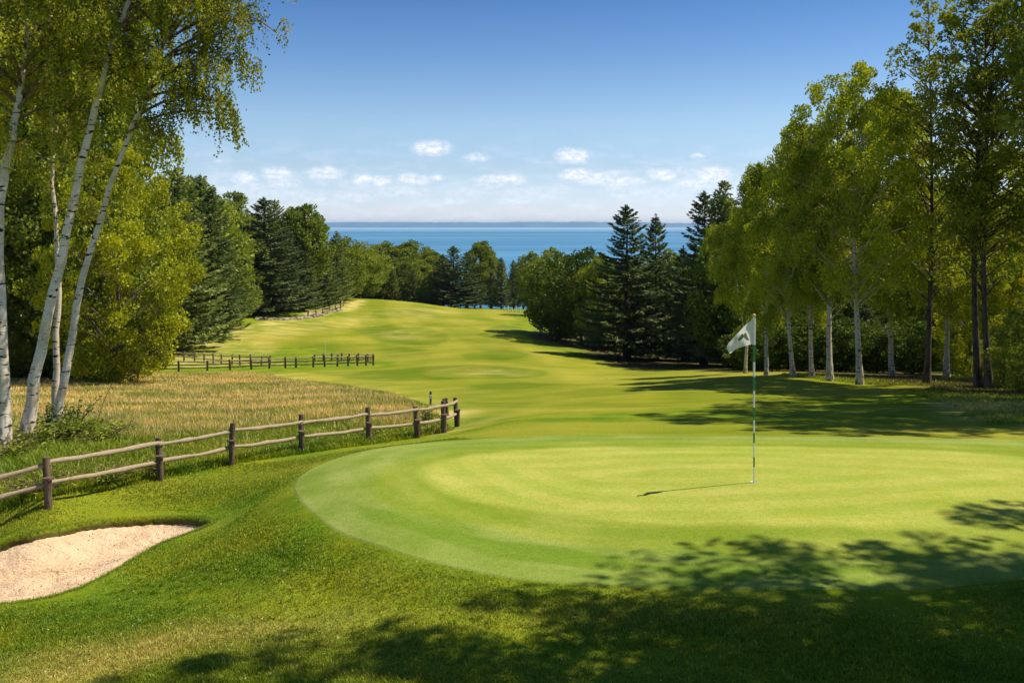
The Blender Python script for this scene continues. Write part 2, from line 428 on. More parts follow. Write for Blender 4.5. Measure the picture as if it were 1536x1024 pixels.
M_BROADLEAF = make_leaf('broad_leaf', (0.084, 0.132, 0.019), (0.282, 0.330, 0.043), 0.33, 0.35)
M_DARKLEAF = make_leaf('dark_leaf', (0.040, 0.081, 0.011), (0.121, 0.172, 0.023), 0.25, 0.35)
M_ASPENLEAF = make_leaf('aspen_leaf', (0.061, 0.110, 0.015), (0.281, 0.305, 0.027), 0.4, 0.5)
M_SPRUCE = make_leaf('spruce_needle', (0.046, 0.082, 0.036), (0.156, 0.204, 0.074), 0.18, 0.4, 0.02, (1.2, 1.2, 0.5))
M_PINE = make_leaf('pine_needle', (0.079, 0.128, 0.041), (0.262, 0.311, 0.085), 0.25, 0.4, 0.02, (1.2, 1.2, 0.5))
M_WEED = make_leaf('weed_leaf', (0.13, 0.19, 0.014), (0.28, 0.33, 0.035), 0.35, 1.5)

def make_bark(name, a, b, sc=6.0):
    m, nt = mat(name)
    co = nn(nt, 'ShaderNodeTexCoord').outputs['Object']
    n = noise(nt, co, sc, 5, 0.7, (1, 1, 0.25))
    c = mixc(nt, ramp(nt, n, 0.35, 0.65), a, b)
    out(nt, principled(nt, c, 0.9, 0.1, bump(nt, n, 0.8, 0.03))); return m
M_BARK = make_bark('dark_bark', (0.05, 0.037, 0.026), (0.15, 0.115, 0.085))
M_GREYBARK = make_bark('grey_bark', (0.09, 0.075, 0.06), (0.24, 0.20, 0.165))
def make_birchbark(name, w):
    m, nt = mat(name)
    uv = nn(nt, 'ShaderNodeUVMap').outputs[0]
    co = nn(nt, 'ShaderNodeTexCoord').outputs['Object']
    a = noise(nt, co, 3.6, 3, 0.65, (0.8, 0.8, 3.6))
    b = noise(nt, co, 16.0, 3, 0.6, (0.8, 0.8, 4.5))
    g = noise(nt, co, 2.0, 4, 0.6)
    c = mixc(nt, ramp(nt, g, 0.35, 0.7), w, tuple(x * y for x, y in zip(w, (0.80, 0.72, 0.60))))
    c = mixc(nt, ramp(nt, b, 0.58, 0.64, 0, .6), c, (0.13, 0.10, 0.08))
    c = mixc(nt, ramp(nt, a, 0.585, 0.62), c, (0.022, 0.018, 0.015))
    # dark, fissured foot of the trunk
    z = nn(nt, 'ShaderNodeSeparateXYZ', ins={0: co}).outputs[2]
    ft = math_(nt, 'MULTIPLY', ramp(nt, z, 1.5, 0.0), ramp(nt, noise(nt, co, 7.0, 4, 0.7, (1.5, 1.5, 0.4)), 0.48, 0.58))
    c = mixc(nt, ft, c, (0.05, 0.042, 0.035))
    out(nt, principled(nt, c, 0.75, 0.2, bump(nt, math_(nt, 'ADD', a, b), 0.5, 0.02))); return m
M_BIRCH = make_birchbark('birch_bark', (0.78, 0.71, 0.62))
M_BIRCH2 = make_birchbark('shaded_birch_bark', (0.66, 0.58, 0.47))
M_TWIG = make_bark('twig_bark', (0.10, 0.07, 0.04), (0.24, 0.18, 0.11), 12)
M_POST = make_bark('post_wood', (0.075, 0.052, 0.038), (0.20, 0.145, 0.105), 9)
def make_rail():
    m, nt = mat('weathered_rail')
    co = nn(nt, 'ShaderNodeUVMap').outputs[0]
    n = noise(nt, co, 8.0, 5, 0.7, (14, 1.0, 1))
    c = mixc(nt, ramp(nt, n, 0.35, 0.65), (0.21, 0.155, 0.105), (0.50, 0.40, 0.29))
    out(nt, principled(nt, c, 0.85, 0.15, bump(nt, n, 0.7, 0.01))); return m
M_RAIL = make_rail()
def plain(name, c, rough=0.5, spec=0.4, **k):
    m, nt = mat(name)
    co = nn(nt, 'ShaderNodeTexCoord').outputs['Object']
    n = noise(nt, co, 20.0, 4, 0.6)
    cc = mixc(nt, ramp(nt, n, 0.3, 0.7), tuple(x * 0.88 for x in c), c)
    out(nt, principled(nt, cc, rough, spec, **k)); return m

# ------------------------------------------------------------------ ground sheet
def lin(a, b, n): return list(np.linspace(a, b, n))
us = np.array(sorted(set(np.round(np.concatenate([np.linspace(-0.74, 0.74, 460), np.linspace(-4, -0.76, 60), np.linspace(0.76, 4, 60)]), 5))))
ysr = np.concatenate([np.linspace(-60, 5.5, 40), 5.6 * np.exp(np.arange(0, 390) * 0.0118)])
ysr = ysr[ysr < 520]
ysr = np.concatenate([ysr, [600, 800, 1200, 2000, 4000, 8000, 12000]])
UU, YY = np.meshgrid(us, ysr)
XX = UU * (np.maximum(YY, 0) + 7.0)
ZZ = base_h(XX, YY)
def smst(d, a, b):
    t = np.clip((d - a) / (b - a), 0, 1); return t * t * (3 - 2 * t)
ZONES = [  # channel, mode, value, feather (m), outline in the photograph
 (0, 1, 1.0, 1.2, [(395,560),(470,556),(560,556),(600,545),(520,535),(470,520),(400,523),(330,512),(440,488),(520,472),(500,452),(560,449),(640,456),(720,463),(800,469),(770,485),(760,500),(800,522),(900,545),(1060,556),(1400,560),(1500,572),(1350,590),(1150,604),(1000,612),(860,622),(760,625),(700,615),(640,600),(540,584),(440,572)]),
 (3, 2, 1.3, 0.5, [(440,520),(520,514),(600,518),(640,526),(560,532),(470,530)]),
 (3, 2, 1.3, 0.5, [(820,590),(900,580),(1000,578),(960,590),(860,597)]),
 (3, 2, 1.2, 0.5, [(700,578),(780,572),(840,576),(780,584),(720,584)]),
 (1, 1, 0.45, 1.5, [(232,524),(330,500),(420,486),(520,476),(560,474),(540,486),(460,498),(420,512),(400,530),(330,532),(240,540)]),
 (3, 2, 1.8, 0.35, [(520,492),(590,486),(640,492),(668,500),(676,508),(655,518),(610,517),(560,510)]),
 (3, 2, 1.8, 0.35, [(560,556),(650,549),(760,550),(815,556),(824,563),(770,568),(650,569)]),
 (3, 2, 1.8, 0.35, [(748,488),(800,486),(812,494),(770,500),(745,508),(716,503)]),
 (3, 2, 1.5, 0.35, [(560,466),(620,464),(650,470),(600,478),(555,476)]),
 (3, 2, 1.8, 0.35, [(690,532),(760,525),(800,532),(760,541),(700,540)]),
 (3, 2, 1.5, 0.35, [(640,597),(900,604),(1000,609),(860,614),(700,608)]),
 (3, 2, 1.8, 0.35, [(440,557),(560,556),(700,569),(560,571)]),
 (0, 1, 0.55, 0.5, [(-50,775),(120,758),(300,715),(460,688),(640,668),(700,658),(560,672),(450,706),(330,742),(200,765),(60,792),(-50,802)]),
 (0, 1, 0.35, 0.6, [(-60,1000),(150,960),(420,890),(640,850),(800,880),(700,930),(450,970),(200,1024),(-60,1060)]),
 (0, 1, 0.75, 0.7, [(690,655),(760,640),(1000,632),(1300,634),(1600,645),(1900,680),(1900,720),(1536,690),(1000,675),(740,680)]),
 (1, 1, 0.9, 1.2, [(232,530),(300,508),(380,486),(500,466),(520,452),(545,450),(540,462),(470,478),(380,492),(330,512),(300,533)]),
 (1, 1, 0.55, 1.5, [(235,552),(330,549),(420,549),(420,538),(300,534),(235,528)]),
 (1, 1, 0.35, 2.0, [(560,500),(600,494),(650,500),(640,508),(590,508)]),
 (1, 1, 0.45, 1.5, [(640,556),(700,552),(780,555),(770,562),(680,562)]),
 (1, 1, 0.35, 2.0, [(560,470),(640,462),(700,470),(640,478)]),
 (1, 1, 0.85, 1.0, [(1400,604),(1470,598),(1560,600),(1560,642),(1490,634),(1430,618)]),
 (1, 1, 1.0, 5.0, [(-400,655),(60,648),(220,642),(420,642),(540,632),(640,618),(560,590),(470,578),(400,562),(240,562),(0,566),(-400,566)]),
 (1, 1, 0.45, 0.5, [(-100,1000),(150,965),(330,940),(520,925),(480,945),(250,985),(60,1040),(-100,1080)]),
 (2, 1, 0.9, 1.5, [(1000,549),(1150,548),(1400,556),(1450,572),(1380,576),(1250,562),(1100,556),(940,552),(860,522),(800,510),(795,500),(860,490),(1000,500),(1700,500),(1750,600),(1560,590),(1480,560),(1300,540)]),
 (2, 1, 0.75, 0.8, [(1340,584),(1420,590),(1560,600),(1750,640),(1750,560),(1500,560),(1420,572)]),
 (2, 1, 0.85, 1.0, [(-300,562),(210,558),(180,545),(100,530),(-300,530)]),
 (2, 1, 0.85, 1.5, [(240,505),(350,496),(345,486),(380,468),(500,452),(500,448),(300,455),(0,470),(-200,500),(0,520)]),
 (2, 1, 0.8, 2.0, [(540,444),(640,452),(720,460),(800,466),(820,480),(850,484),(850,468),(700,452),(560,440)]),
]
ZP = [(c, m_, v, f, plan(p)) for c, m_, v, f, p in ZONES]
def zone_at(X, Y):
    x, y = X.ravel(), Y.ravel()
    z = np.zeros((len(x), 4)); z[:, 3] = 1
    z[:, 3] = 0.5 + 0.5 * np.clip(3 * np.sin((x - 9 * np.sin(y / 38)) * 2 * pi / 9.0 + 1.0), -1, 1)
    wob = 0.6 * np.sin(x * 0.7 + y * 0.35) + 0.5 * np.sin(x * 1.9 - y * 1.1)
    for c, m_, v, f, P in ZP:
        lo = P.min(0) - 4 * f; hi = P.max(0) + 4 * f
        s = (x > lo[0]) & (x < hi[0]) & (y > lo[1]) & (y < hi[1])
        if not s.any(): continue
        d = sdist(x[s], y[s], P)
        k = smst(d + wob[s] * f * 0.5, -f, f)
        if m_ == 2: z[s, 3] += v * k
        elif m_: z[s, c] = np.maximum(z[s, c], v * k)
        else: z[s, c] = z[s, c] * (1 - k) + v * k
    return z
dB = np.full(XX.size, -9.0)
near = (YY.ravel() < 25)
dB[near] = sdist(XX.ravel()[near], YY.ravel()[near], BUNK)
dB = dB.reshape(XX.shape)
ZG = np.where(dB > 0, ZZ - 0.55, ZZ)
ny, nx = XX.shape
V = np.stack([XX, YY, ZG], -1).reshape(-1, 3)
i, j = np.meshgrid(np.arange(ny - 1), np.arange(nx - 1), indexing='ij')
q = (i * nx + j).ravel()
Fq = np.stack([q, q + 1, q + nx + 1, q + nx], -1)
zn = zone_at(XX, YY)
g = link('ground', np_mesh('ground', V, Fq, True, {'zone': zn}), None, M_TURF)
tag(g, 'rolling mown grass of the golf course falling towards the lake', kind='structure')

# green: concentric sheets
def radial(name, P, off, m, steps=60, hf=None, inner=0.0, zone=False, ctr=None):
    c = P.mean(0) if ctr is None else ctr
    t = np.linspace(inner, 1, steps)[:, None, None]
    G = c + t * (P[None] - c)
    X, Y = G[..., 0], G[..., 1]
    Z = base_h(X, Y) + off
    if hf is not None: Z = hf(X, Y, Z)
    n = len(P)
    i, j = np.meshgrid(np.arange(steps - 1), np.arange(n), indexing='ij'); j2 = (j + 1) % n
    Fc = np.stack([i * n + j, i * n + j2, (i + 1) * n + j2, (i + 1) * n + j], -1).reshape(-1, 4)
    if inner == 0.0: Fc = Fc
    V = np.stack([X, Y, Z], -1).reshape(-1, 3)
    at_ = {'zone': zone_at(X, Y)} if zone else None
    nrm = np.cross(V[Fc[n, 1]] - V[Fc[n, 0]], V[Fc[n, 3]] - V[Fc[n, 0]])
    if nrm[2] < 0: Fc = Fc[:, ::-1]
    return link(name, np_mesh(name, V, Fc, True, at_), None, m)
def ring_attr(X, Y):
    x, y = X.ravel(), Y.ravel(); k = np.zeros((len(x), 4)); k[:, 3] = 1
    w = 0.03 * np.sin(x * 6 + y * 4) + 0.05 * np.sin(x * 1.7 - y * 2.3)
    k[:, 0] = smst(sdist(x, y, GREEN_MID) + w, -0.13, 0.13)
    k[:, 1] = smst(sdist(x, y, GREEN_IN) + w, -0.16, 0.16)
    dn = sdist(x, y, GREEN_OUT)
    k[:, 3] = 0.5 + 0.5 * np.clip(2.5 * np.sin(dn * 8.5 + 0.8 * np.sin(x * .5)), -1, 1)
    k[:, 2] = smst(sdist(x, y, WEDGE) + w, -0.06, 0.10)
    return k
gc = GREEN_OUT.mean(0)
t = np.append(np.linspace(0, 1, 220), [1.012])[:, None, None]
G = gc + t * (GREEN_OUT[None] - gc); X, Y = G[..., 0], G[..., 1]
Z = base_h(X, Y) + 0.012; Z[-1] -= 0.045
n = len(GREEN_OUT); i, j = np.meshgrid(np.arange(220), np.arange(n), indexing='ij'); j2 = (j + 1) % n
Fc = np.stack([i * n + j, i * n + j2, (i + 1) * n + j2, (i + 1) * n + j], -1).reshape(-1, 4)
V = np.stack([X, Y, Z], -1).reshape(-1, 3)
if np.cross(V[Fc[n, 1]] - V[Fc[n, 0]], V[Fc[n, 3]] - V[Fc[n, 0]])[2] < 0: Fc = Fc[:, ::-1]
tag(link('putting_green', np_mesh('putting_green', V, Fc, True, {'ring': ring_attr(X, Y)}), None, M_GREEN), 'pale close mown putting green with darker collar rings', kind='structure')

# bunker
def sand_h(X, Y, Z):
    d = sdist(X, Y, BUNK).reshape(X.shape); d = np.maximum(d, 0)
    farside = smst(Y - (bc[1] + (X - bc[0]) * 0.12), -0.6, 0.9)
    rip = 0.012 * np.sin(X * 9 + 2 * np.sin(Y * 5)) + 0.008 * np.sin(Y * 17 + X * 5) + 0.006 * rng.standard_normal(X.shape)
    return Z - (0.03 + 0.055 * farside) - 0.17 * np.clip(d / 1.0, 0, 1) ** 0.8 + rip * np.clip(d / 0.2, 0, 1)
tag(radial('sand_bunker', BUNK, 0.0, M_SAND, 70, sand_h), 'pale sand bunker with turf lip in the left foreground', kind='structure')
# turf lip: collar sheet around the rim plus the cut edge going down to the sand
n = len(BUNK)
cen = bc
nrm = BUNK - np.roll(BUNK, 1, 0); nrm = np.stack([nrm[:, 1], -nrm[:, 0]], -1); nrm /= np.linalg.norm(nrm, axis=1)[:, None]
if ((BUNK - cen) * nrm).sum() < 0: nrm = -nrm
nrm_b = nrm
rows = []
for o_, dz in ((0.75, 0.004), (0.4, 0.006), (0.15, 0.012), (0.03, 0.022), (0.0, 0.012), (-0.02, -0.04), (-0.025, -0.12), (-0.03, -0.22)):
    P = BUNK + nrm * (o_ + (0.012 * rng.standard_normal((n, 1)) if o_ < 0.1 else 0))
    rows.append(np.stack([P[:, 0], P[:, 1], base_h(P[:, 0], P[:, 1]) + dz], -1))
V = np.vstack(rows)
i, j = np.meshgrid(np.arange(len(rows) - 1), np.arange(n), indexing='ij'); j2 = (j + 1) % n
Fc = np.stack([i * n + j, i * n + j2, (i + 1) * n + j2, (i + 1) * n + j], -1).reshape(-1, 4)
zl = zone_at(V[:, 0], V[:, 1]); zl[5 * n:, 2] = 0.8
tag(link('bunker_lip', np_mesh('bunker_lip', V, Fc, True, {'zone': zl}), None, M_TURF), 'grass rim of the sand bunker', kind='structure')

# lake and far shore
m, nt = mat('lake_water')
co = nn(nt, 'ShaderNodeNewGeometry').outputs['Position']
n1 = noise(nt, co, 0.0011, 4, 0.6, (0.22, 1.3, 1)); n2 = noise(nt, co, 0.02, 4, 0.6, (0.3, 1, 1)); n3 = noise(nt, co, 0.0035, 3, 0.6, (0.12, 1.3, 1, 0.03))
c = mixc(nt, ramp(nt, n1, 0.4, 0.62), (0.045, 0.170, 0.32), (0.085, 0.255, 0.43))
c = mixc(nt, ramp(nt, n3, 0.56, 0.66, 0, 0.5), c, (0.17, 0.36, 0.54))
c = mixc(nt, ramp(nt, nn(nt, 'ShaderNodeSeparateXYZ', ins={0: co}).outputs[1], 4200.0, 6800.0, 0, .75), c, (0.30, 0.44, 0.60))  # water pales towards the far shore: haze painted into its colour
c = mixc(nt, ramp(nt, n2, 0.35, 0.7, 0, .5), c, mixc(nt, 1.0, c, (0.72, 0.8, 0.86), 'MULTIPLY'))
out(nt, principled(nt, c, 0.55, 0.12, bump(nt, n2, 0.3, 1.0)))
SEA = -40.0
xs = np.linspace(-11000, 11000, 23); yv = np.array([280, 600, 1200, 2400, 4800, 9000, 12000])
X, Y = np.meshgrid(xs, yv); V = np.stack([X, Y, np.full(X.shape, SEA)], -1).reshape(-1, 3)
i, j = np.meshgrid(np.arange(len(yv) - 1), np.arange(22), indexing='ij'); q = (i * 23 + j).ravel()
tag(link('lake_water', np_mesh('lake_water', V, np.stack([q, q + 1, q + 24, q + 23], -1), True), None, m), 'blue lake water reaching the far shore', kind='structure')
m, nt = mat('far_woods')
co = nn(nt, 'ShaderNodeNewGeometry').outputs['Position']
out(nt, principled(nt, mixc(nt, ramp(nt, noise(nt, co, 0.004, 4, 0.6), 0.35, 0.65), (0.075, 0.17, 0.30), (0.095, 0.20, 0.34)), 0.95, 0.05))  # blue of distant haze is put into the base colour of the woods
xs = np.linspace(-9800, 9800, 420); prof = np.array([0, .55, .9, 1, .85, .4, 0]); yy_ = np.array([8000, 8120, 8300, 8600, 9000, 9400, 9800])
hh = 37 + 9 * np.clip(np.exp(-((xs - 100) / 1500) ** 2) + 0.6 * np.exp(-((xs + 1100) / 500) ** 2) + .3 * np.sin(xs / 400) , 0, 2) + 1.5 * np.sin(xs / 90) + 1.5 * rng.standard_normal(420) + 4
X, Y = np.meshgrid(xs, yy_); Z = SEA - 2 + prof[:, None] * (hh[None] + 2) 
V = np.stack([X, Y + 120 * np.sin(X / 900), Z], -1).reshape(-1, 3)
i, j = np.meshgrid(np.arange(6), np.arange(419), indexing='ij'); q = (i * 420 + j).ravel()
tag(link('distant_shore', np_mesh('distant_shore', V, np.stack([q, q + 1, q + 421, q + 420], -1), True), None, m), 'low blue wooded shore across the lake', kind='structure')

# air over the lake
m, nt = mat('haze_air')
pv = nn(nt, 'ShaderNodeVolumePrincipled', ins={'Color': (0.58, 0.80, 1.0, 1), 'Density': 5.0e-5, 'Anisotropy': 0.2})
o = nn(nt, 'ShaderNodeOutputMaterial'); nt.links.new(pv.outputs[0], o.inputs[1])
hx, y0, y1, z0, z1 = 29000, -80, 12500, -60, 30
V = [(x, y, z) for z in (z0, z1) for x, y in ((-hx, y0), (hx, y0), (hx, y1), (-hx, y1))]
Fh = [(3, 2, 1, 0), (4, 5, 6, 7), (0, 1, 5, 4), (1, 2, 6, 5), (2, 3, 7, 6), (3, 0, 4, 7)]
hz = link('haze', np_mesh('haze', V, Fh), None, m)
tag(hz, 'thin summer haze lying over the lake', kind='stuff')
#PART2
# ------------------------------------------------------------------ foliage generators
def unit(v): return v / (np.linalg.norm(v, axis=-1, keepdims=True) + 1e-9)
class Leaves:
    def __init__(s): s.C = []; s.A = []; s.B = []; s.L = []; s.W = []; s.T = []
    def add(s, C, A, B, L, W, T):
        n = len(C)
        if n == 0: return
        s.C.append(C); s.A.append(unit(A)); s.B.append(B); s.L.append(np.broadcast_to(L, (n,))); s.W.append(np.broadcast_to(W, (n,))); s.T.append(np.broadcast_to(T, (n,)))
    def random(s, C, L, W, T, down=0.3):
        n = len(C)
        A = rng.standard_normal((n, 3)); A[:, 2] = A[:, 2] * 0.7 - down
        B = rng.standard_normal((n, 3))
        s.add(C, A, B, L * rng.uniform(0.7, 1.3, n), W * rng.uniform(0.7, 1.3, n), T)
    def mesh(s, name):
        C = np.vstack(s.C); A = np.vstack(s.A); B = np.vstack(s.B)
        B = unit(np.cross(A, B)); L = np.concatenate(s.L)[:, None] / 2; Wd = np.concatenate(s.W)[:, None] / 2
        n = len(C)
        V = np.empty((n, 4, 3)); V[:, 0] = C - A * L; V[:, 1] = C + B * Wd; V[:, 2] = C + A * L; V[:, 3] = C - B * Wd
        T = np.repeat(np.concatenate(s.T), 4)
        return np_mesh(name, V.reshape(-1, 3), np.arange(4 * n).reshape(n, 4), False, {'tint': T})

def path_pt(P, t):
    t = np.clip(t, 0, 1) * (len(P) - 1); i = np.minimum(t.astype(int) if hasattr(t, 'astype') else int(t), len(P) - 2)
    f = t - i
    return P[i] * (1 - f)[..., None] + P[i + 1] * f[..., None] if hasattr(f, 'shape') and f.shape else P[i] * (1 - f) + P[i + 1] * f
def smooth_path(P, n=24):
    P = np.asarray(P, float); Q = np.vstack([2 * P[0] - P[1], P, 2 * P[-1] - P[-2]])
    out_ = []
    m = len(P) - 1
    for k in range(n):
        x = k / (n - 1) * m; i = min(int(x), m - 1); t = x - i
        p0, p1, p2, p3 = Q[i:i + 4]
        out_.append(0.5 * ((2 * p1) + (-p0 + p2) * t + (2 * p0 - 5 * p1 + 4 * p2 - p3) * t * t + (-p0 + 3 * p1 - 3 * p2 + p3) * t ** 3))
    return np.array(out_)
def flare(m, r, foot=1.5, tip=0.08):
    t = np.linspace(0, 1, m)
    return r * (1 - (1 - tip) * t ** 0.85) * (1 + (foot - 1) * np.exp(-t * 28))

def weep_branch(tb, lf, p0, d, L, r, leaf, nsub=7, strand=(0.4, 1.2), step=0.055, up=0.5, width=0.6, tnt=0.0):
    """a limb that rises, arches and trails hanging leafy strands"""
    d = unit(np.array(d, float)); m = 9
    s = np.linspace(0, 1, m)
    P = p0 + d[None] * (s * L)[:, None]
    P[:, 2] += up * L * (s * 0.9 - s ** 2.4 * 1.15)
    P[1:] += 0.035 * L * rng.standard_normal((m - 1, 3)) * s[1:, None]
    tb.tube(P, r * (1 - 0.85 * s) + 0.004, 5, False)
    side = unit(np.cross(d, [0, 0, 1.0]))
    for k in range(nsub):
        t = 0.22 + 0.78 * (k + rng.random()) / nsub
        b = path_pt(P, t); sg = 1 if k % 2 else -1
        ln = L * width * (0.25 + 0.5 * (1 - t)) * rng.uniform(0.6, 1.2)
        e = b + unit(d * rng.uniform(0.3, 1) + side * sg * rng.uniform(0.3, 1.1) + np.array([0, 0, rng.uniform(-0.1, 0.5)])) * ln
        tb.tube(np.array([b, (b + e) / 2 + [0, 0, 0.06 * L], e]), [r * 0.3 + .004, r * 0.2 + .003, 0.003], 4, False)
        ns = max(2, int(ln / 0.115))
        for q in range(ns + 1):
            f = (q + rng.random() * .8) / (ns + 1)
            c = b * (1 - f) + e * f + [0, 0, 0.05 * L * (1 - (2 * f - 1) ** 2)]
            sl_ = rng.uniform(*strand)
            n = max(4, int(sl_ / step)); u = np.linspace(0, 1, n)
            out_d = unit(e - b) * 0.22 + rng.standard_normal(3) * 0.10
            Q = c + np.outer(u ** 0.7, out_d * sl_) + np.outer(u, [0, 0, -1.0]) * sl_ * 0.92
            n2 = 2 * n
            C = np.repeat(Q, 2, 0) + rng.standard_normal((n2, 3)) * leaf * 0.65
            A = rng.standard_normal((n2, 3)) * 0.6; A[:, 2] -= 0.8
            lf.add(C, A, rng.standard_normal((n2, 3)), leaf * rng.uniform(.75, 1.3, n2), leaf * .8 * rng.uniform(.7, 1.2, n2), np.clip(rng.random(n2) * .6 + rng.random() * .4 + tnt, 0, 1))
            if leaf < 0.085 and rng.random() < 0.6: tb.tube(Q[[0, n // 2, n - 1]], 0.003, 3, False)
    # leaves close to the limb
    n = int(L * 30)
    C = path_pt(P, rng.uniform(0.25, 1, n)) + rng.standard_normal((n, 3)) * 0.14
    lf.random(C, leaf, leaf * .8, rng.random(n))

def birch(name, trunk, r, leaf, nb, t0, Lmax, bark, leafm, extra=(), strand=(0.4, 1.2), nsub=7, step=0.055, forks=(), limbmat=None, up=0.5, prof=None, tip=0.08):
    """trunk: list of local points"""
    P = smooth_path(trunk, 26); m = len(P)
    P[1:-1] += rng.standard_normal((m - 2, 3)) * [0.02, 0.02, 0]
    tm = MB(); tm.tube(P, flare(m, r, tip=tip), 14)
    for fk in forks:
        Q = smooth_path(fk, 18); tm.tube(Q, flare(18, r * .62, 1.1), 10)
    lb = MB(); lf = Leaves()
    paths = [P] + [smooth_path(fk, 26) for fk in forks]
    for k in range(nb):
        t = t0 + (1 - t0) * ((k + rng.random()) / nb) ** 0.9
        PP = paths[k % len(paths)]
        p = path_pt(PP, t)
        az = k * 2.39996 + rng.uniform(-.3, .3)
        q = (t - t0) / (1 - t0)
        L = Lmax * (prof(q) if prof else (0.35 + 1.15 * q * (1 - q) * 2) * (1 if q < .75 else (1.25 - q) * 2)) * rng.uniform(.7, 1.2)
        weep_branch(lb, lf, p, (cos(az), sin(az), 0.25 + 0.5 * q), max(L, .5), 0.012 * L + 0.012, leaf, nsub, strand, step, up)
    for (pt, d, L) in extra:
        weep_branch(lb, lf, np.array(pt, float), d, L, 0.012 * L + .008, leaf, nsub + 3, strand, step, up)
    return [('trunk', tm.mesh(name + '_trunk'), bark), ('branches', lb.mesh(name + '_branches'), limbmat or M_TWIG), ('crown', lf.mesh(name + '_crown'), leafm)]

def spruce(name, H, R, r, bark, leafm, base=0.07, sp=0.34, spray=0.42, gap=0.0, nper=7, up=0.12, droop=0.35):
    tm = MB(); s = np.linspace(0, 1, 14)
    P = np.stack([0.05 * np.sin(s * 5), 0.04 * np.cos(s * 4), s * H], -1)
    tm.tube(P, flare(14, r, 1.4, 0.06), 10)
    lb = tm; lf = Leaves()
    z = base * H
    k = 0
    while z < H * 0.985:
        t = z / H
        env = R * ((1 - t) ** 0.78) * (0.75 + 0.25 * min(1, (t - base * .3) / .12)) + 0.15
        nb = max(4, int(nper * (0.5 + 0.6 * (1 - t))))
        for j in range(nb):
            if rng.random() < gap: continue
            k += 1
            az = k * 2.39996 + rng.uniform(-.35, .35)
            L = env * rng.uniform(0.68, 1.15)
            d = np.array([cos(az), sin(az), 0.0]); m = 7
            u = np.linspace(0, 1, m)
            rise = up + 0.75 * max(0, t - .55) * 1.6
            Pb = np.array([0, 0, z + rng.uniform(-.12, .12)]) + d[None] * (u * L)[:, None]
            Pb[:, 2] += L * (rise * u - droop * (1 - t * .7) * u ** 1.5 + 0.26 * u ** 4)
            lb.tube(Pb, 0.012 * L * (1 - .85 * u) + .008, 3, False)
            side = np.array([-d[1], d[0], 0])
            n = max(6, int(L / 0.12 * 3.3))
            uu = rng.uniform(0.12, 1.0, n) ** 0.8
            C = path_pt(Pb, uu); sg = np.where(rng.random(n) < .5, -1, 1)
            wd = (0.10 + 0.34 * (1 - uu)) * L * 0.55
            C = C + side[None] * (sg * wd * rng.random(n))[:, None]
            C[:, 2] -= 0.10 * wd + rng.uniform(0, 0.30, n) * spray
            A = d[None] * rng.uniform(.5, 1.2, (n, 1)) + side[None] * (sg * rng.uniform(.1, .9, n))[:, None]
            A[:, 2] += rng.uniform(-0.75, 0.25, n)
            A = np.where((uu > .88)[:, None], A * [1, 1, .2] + [0, 0, .25], A)
            B = rng.standard_normal((n, 3)) * .5 + [0, 0, 1.0]
            B2 = np.cross(A, B)
            lf.add(C, A, B if rng.random() < .5 else B2, spray * rng.uniform(.6, 1.25, n), spray * .42 * rng.uniform(.6, 1.2, n), np.clip(rng.random() * .5 + rng.random(n) * .5, 0, 1))
        z += sp * (0.65 + 0.6 * (1 - t))
    n = 60
    C = np.stack([rng.standard_normal(n) * .06, rng.standard_normal(n) * .06, rng.uniform(H * .93, H * 1.01, n)], -1)
    A = rng.standard_normal((n, 3)) * .5 + [0, 0, 1]
    lf.add(C, A, rng.standard_normal((n, 3)), spray * .6, spray * .2, .5)
    return [('trunk', tm.mesh(name + '_trunk'), bark), ('crown', lf.mesh(name + '_crown'), leafm)]

